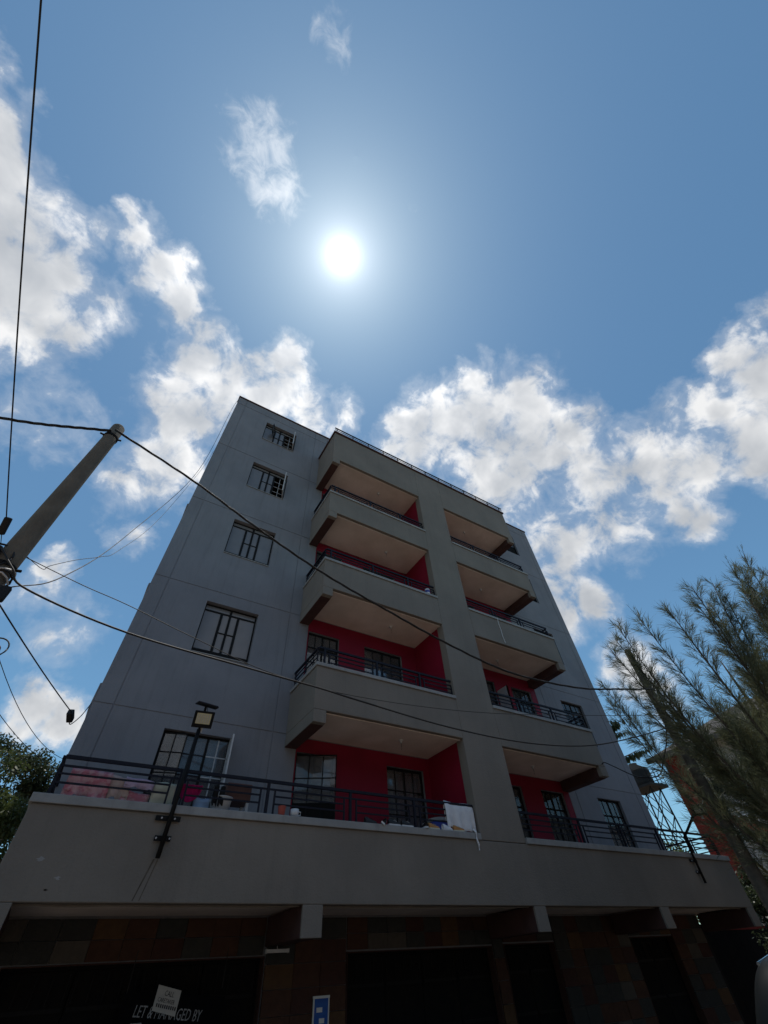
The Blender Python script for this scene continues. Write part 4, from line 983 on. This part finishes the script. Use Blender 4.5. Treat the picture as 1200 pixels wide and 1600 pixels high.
# ------------------------------------------------------------------ red and white house at the right
hs = thing('red_house', 'red and white house with dark eaves behind the casuarina trees', 'house', (31, 8, 0))
HX = 27.0
MB().box(HX, HX+9, 3, 13.45, 0, 9.0).build('wall', 'wall_white', hs)
MB().box(HX-.06, HX-.002, 12.1, 13.5, 3.6, 9.0).build('red_strip', 'brick_red', hs)
MB().box(HX-.05, HX-.002, 3.5, 9.2, 4.2, 8.6).build('red_strip', 'brick_red', hs)
ro = MB().add([(HX-.8, 14, 9.05), (HX-.8, 2.2, 9.05), (HX+9.8, 2.2, 9.05), (HX+9.8, 14, 9.05), (HX+3.5, 10, 11.2), (HX+3.5, 6, 11.2)], [(0, 1, 5, 4), (1, 2, 5), (2, 3, 4, 5), (3, 0, 4), (3, 2, 1, 0)]).build('roof', 'roof_dark', hs)
MB().box(HX-.85, HX-.75, 2.2, 14, 8.85, 9.1).build('fascia', 'roof_dark', ro)
for (y0_, y1_, z0_, z1_) in ((10.6, 11.7, 5.0, 6.0), (10.6, 11.7, 7.2, 8.1), (7.8, 8.9, 5.0, 6.0), (10.9, 12.0, 2.2, 3.1)):
    wn_ = MB().box(HX-.08, HX-.01, y0_, y1_, z0_, z1_).build('window', 'white_print', hs)
    for a in range(3):
        for b in range(2):
            ya = y0_+.06+(y1_-y0_-.06)*a/3; za = z0_+.06+(z1_-z0_-.06)*b/2
            piece('pane', HX-.095, HX-.0805, ya, ya+(y1_-y0_-.06)/3-.06, za, za+(z1_-z0_-.06)/2-.06, 'car_glass', wn_)
# block-stone boundary wall in front of the house, stones as pieces
bw = thing('boundary_wall', 'pale stone boundary wall in front of the red house', 'wall', (24, 11, 0))
core = MB().box(23.55, 23.75, 6, 12.9, 0, 3.45).build('core', 'wall_white', bw)
rg = random.Random(7)
for j in range(4):
    yy = 6.0+(.2 if j % 2 else 0)
    while yy < 12.6:
        piece('stone', 23.51-rg.choice((0, .01, .02)), 23.549, yy+.006, min(12.9, yy+.42)-.006, 2.6+j*.21+.006, 2.6+(j+1)*.21-.006, 'block_stone', core); yy += .42
gt = thing('steel_gate', 'dark steel gate closing the gap right of the apartment block', 'gate', (19.5, 9.4, 0))
for xx in (16.1, 23.3): piece('gate_post', xx, xx+.1, 9.3, 9.4, 0, 2.25, 'dark_metal', gt)
for i in range(17): piece('gate_board', 16.205+i*.4173, 16.205+i*.4173+.405, 9.33, 9.37, .05, 2.12, 'steel_door', gt)
piece('top_rail', 16.205, 23.295, 9.32, 9.38, 2.121, 2.19, 'brick_red', gt)
aw = thing('red_awning', 'red cloth awning slung below the casuarina at the right picture edge', 'awning', (22, 7, 3.2))
vs = []; n = 14
for i in range(n+1):
    u = i/n; 
    for j in range(7):
        q = j/6; vs.append((21.5+1.2*q, 9.6-4.2*u, 5.2-2.2*u+.9*(u-.5)**2-.35*math.sin(math.pi*q)-.4*q))
MB().add(vs, [(i*7+j, (i+1)*7+j, (i+1)*7+j+1, i*7+j+1) for i in range(n) for j in range(6)]).build('cloth', 'red_cloth', aw, smooth=True)
for i in (0, n): MB().tube([(21.5, 9.6-4.2*i/n, 0), (21.5, 9.6-4.2*i/n, 5.43-2.2*i/n)], .03, 6).build('pole', 'wood_pole', aw)

# ------------------------------------------------------------------ parked car at the right edge
def car(base, rz, label):
    t = thing('parked_car', label, 'car', base); b = Vector(base)
    M = Matrix.Translation(b) @ Matrix.Rotation(rad(rz), 4, 'Z')
    # sections along x (length), each: (x, half width low, half width at roof, z low, z belt, z top)
    S = [(-2.1, .62, .5, .42, .78, .80), (-2.02, .78, .62, .30, .86, .90), (-1.6, .84, .66, .26, .92, 1.02), (-1.0, .85, .66, .25, .95, 1.08), (-.62, .86, .64, .25, .99, 1.42), (-.1, .86, .66, .25, 1.0, 1.78), (.6, .86, .66, .25, 1.02, 1.88), (1.3, .85, .66, .25, 1.02, 1.86), (1.75, .84, .64, .27, 1.02, 1.80), (1.98, .82, .60, .30, 1.02, 1.62), (2.10, .80, .60, .34, 1.0, 1.34), (2.14, .74, .58, .42, .92, 1.05)]
    S = [(a, b_, c, d, e, f if f < 1 else 1+(f-1)*.74) for a, b_, c, d, e, f in S]
    n = 14; vs = []
    for x, wl, wr, zl, zb, zt_ in S:
        prof = [(wl*.8, zl), (wl, zl+.12), (wl*1.02, (zl+zb)/2), (wl, zb), (wr+(wl-wr)*.35, zb+(zt_-zb)*.6), (wr*.92, zt_-.03*(zt_-zb)), (wr*.55, zt_)]
        vs += [(x, -p, z) for p, z in prof] + [(x, p, z) for p, z in reversed(prof)]
    k = len(S)
    fs = [(i*n+j, i*n+(j+1) % n, (i+1)*n+(j+1) % n, (i+1)*n+j) for i in range(k-1) for j in range(n)] + [tuple(range(n-1, -1, -1)), tuple((k-1)*n+j for j in range(n))]
    o = MB().add(vs, fs).xform(M).build('body', 'car_paint', t, smooth=True)
    ss = o.modifiers.new('smooth', 'SUBSURF'); ss.levels = 2; ss.render_levels = 2
    for s in (-1, 1):
        for (xa, xb) in ((-.35, .45), (.5, 1.25)):
            MB().add([(xa-.12, s*.835, 1.02), (xb, s*.835, 1.02), (xb-.05, s*.75, 1.42), (xa+.1, s*.75, 1.42)], [(0, 1, 2, 3)]).xform(M).build('side_window', 'car_glass', t)
        MB().tube([(-.75, s*.88, 1.0), (.5, s*.885, 1.01), (1.6, s*.87, 1.0)], .008, 5).xform(M).build('trim', 'chrome', t)
        MB().box(-.62, -.42, s*.98-.08, s*.98+.08, 1.0, 1.14).xform(M).build('mirror', 'car_paint', t, bevel=.03)
        for xw in (-1.32, 1.32):
            wv = MB().lathe([(.2, -.1), (.31, -.1), (.33, -.06), (.33, .06), (.31, .1), (.2, .1)], (0, 0, 0), 24)
            wv.xform(M @ Matrix.Translation((xw, s*.78, .33)) @ Matrix.Rotation(rad(90), 4, 'X')); w_ = wv.build('wheel', 'rubber', t, smooth=True)
            hv = MB().lathe([(0, -.06), (.2, -.06), (.2, .06), (0, .06)], (0, 0, 0), 18).xform(M @ Matrix.Translation((xw, s*.78, .33)) @ Matrix.Rotation(rad(90), 4, 'X')); hv.build('rim', 'white_metal', w_)
        MB().box(-2.06, -1.86, s*.62-.14, s*.62+.14, .66, .80).xform(M).build('headlight', 'plastic_white', t, bevel=.03)
    MB().tube([(-.2, -.58, 1.52), (.3, -.6, 1.61), (1.3, -.58, 1.59), (1.72, -.57, 1.53)], .02, 6).xform(M).build('roof_rail', 'chrome', t)
    MB().tube([(-.2, .58, 1.52), (.3, .6, 1.61), (1.3, .58, 1.59), (1.72, .57, 1.53)], .02, 6).xform(M).build('roof_rail', 'chrome', t)
    return t
car((9.08, 3.2, 0), 180, 'dark grey car cut off by the right picture edge')
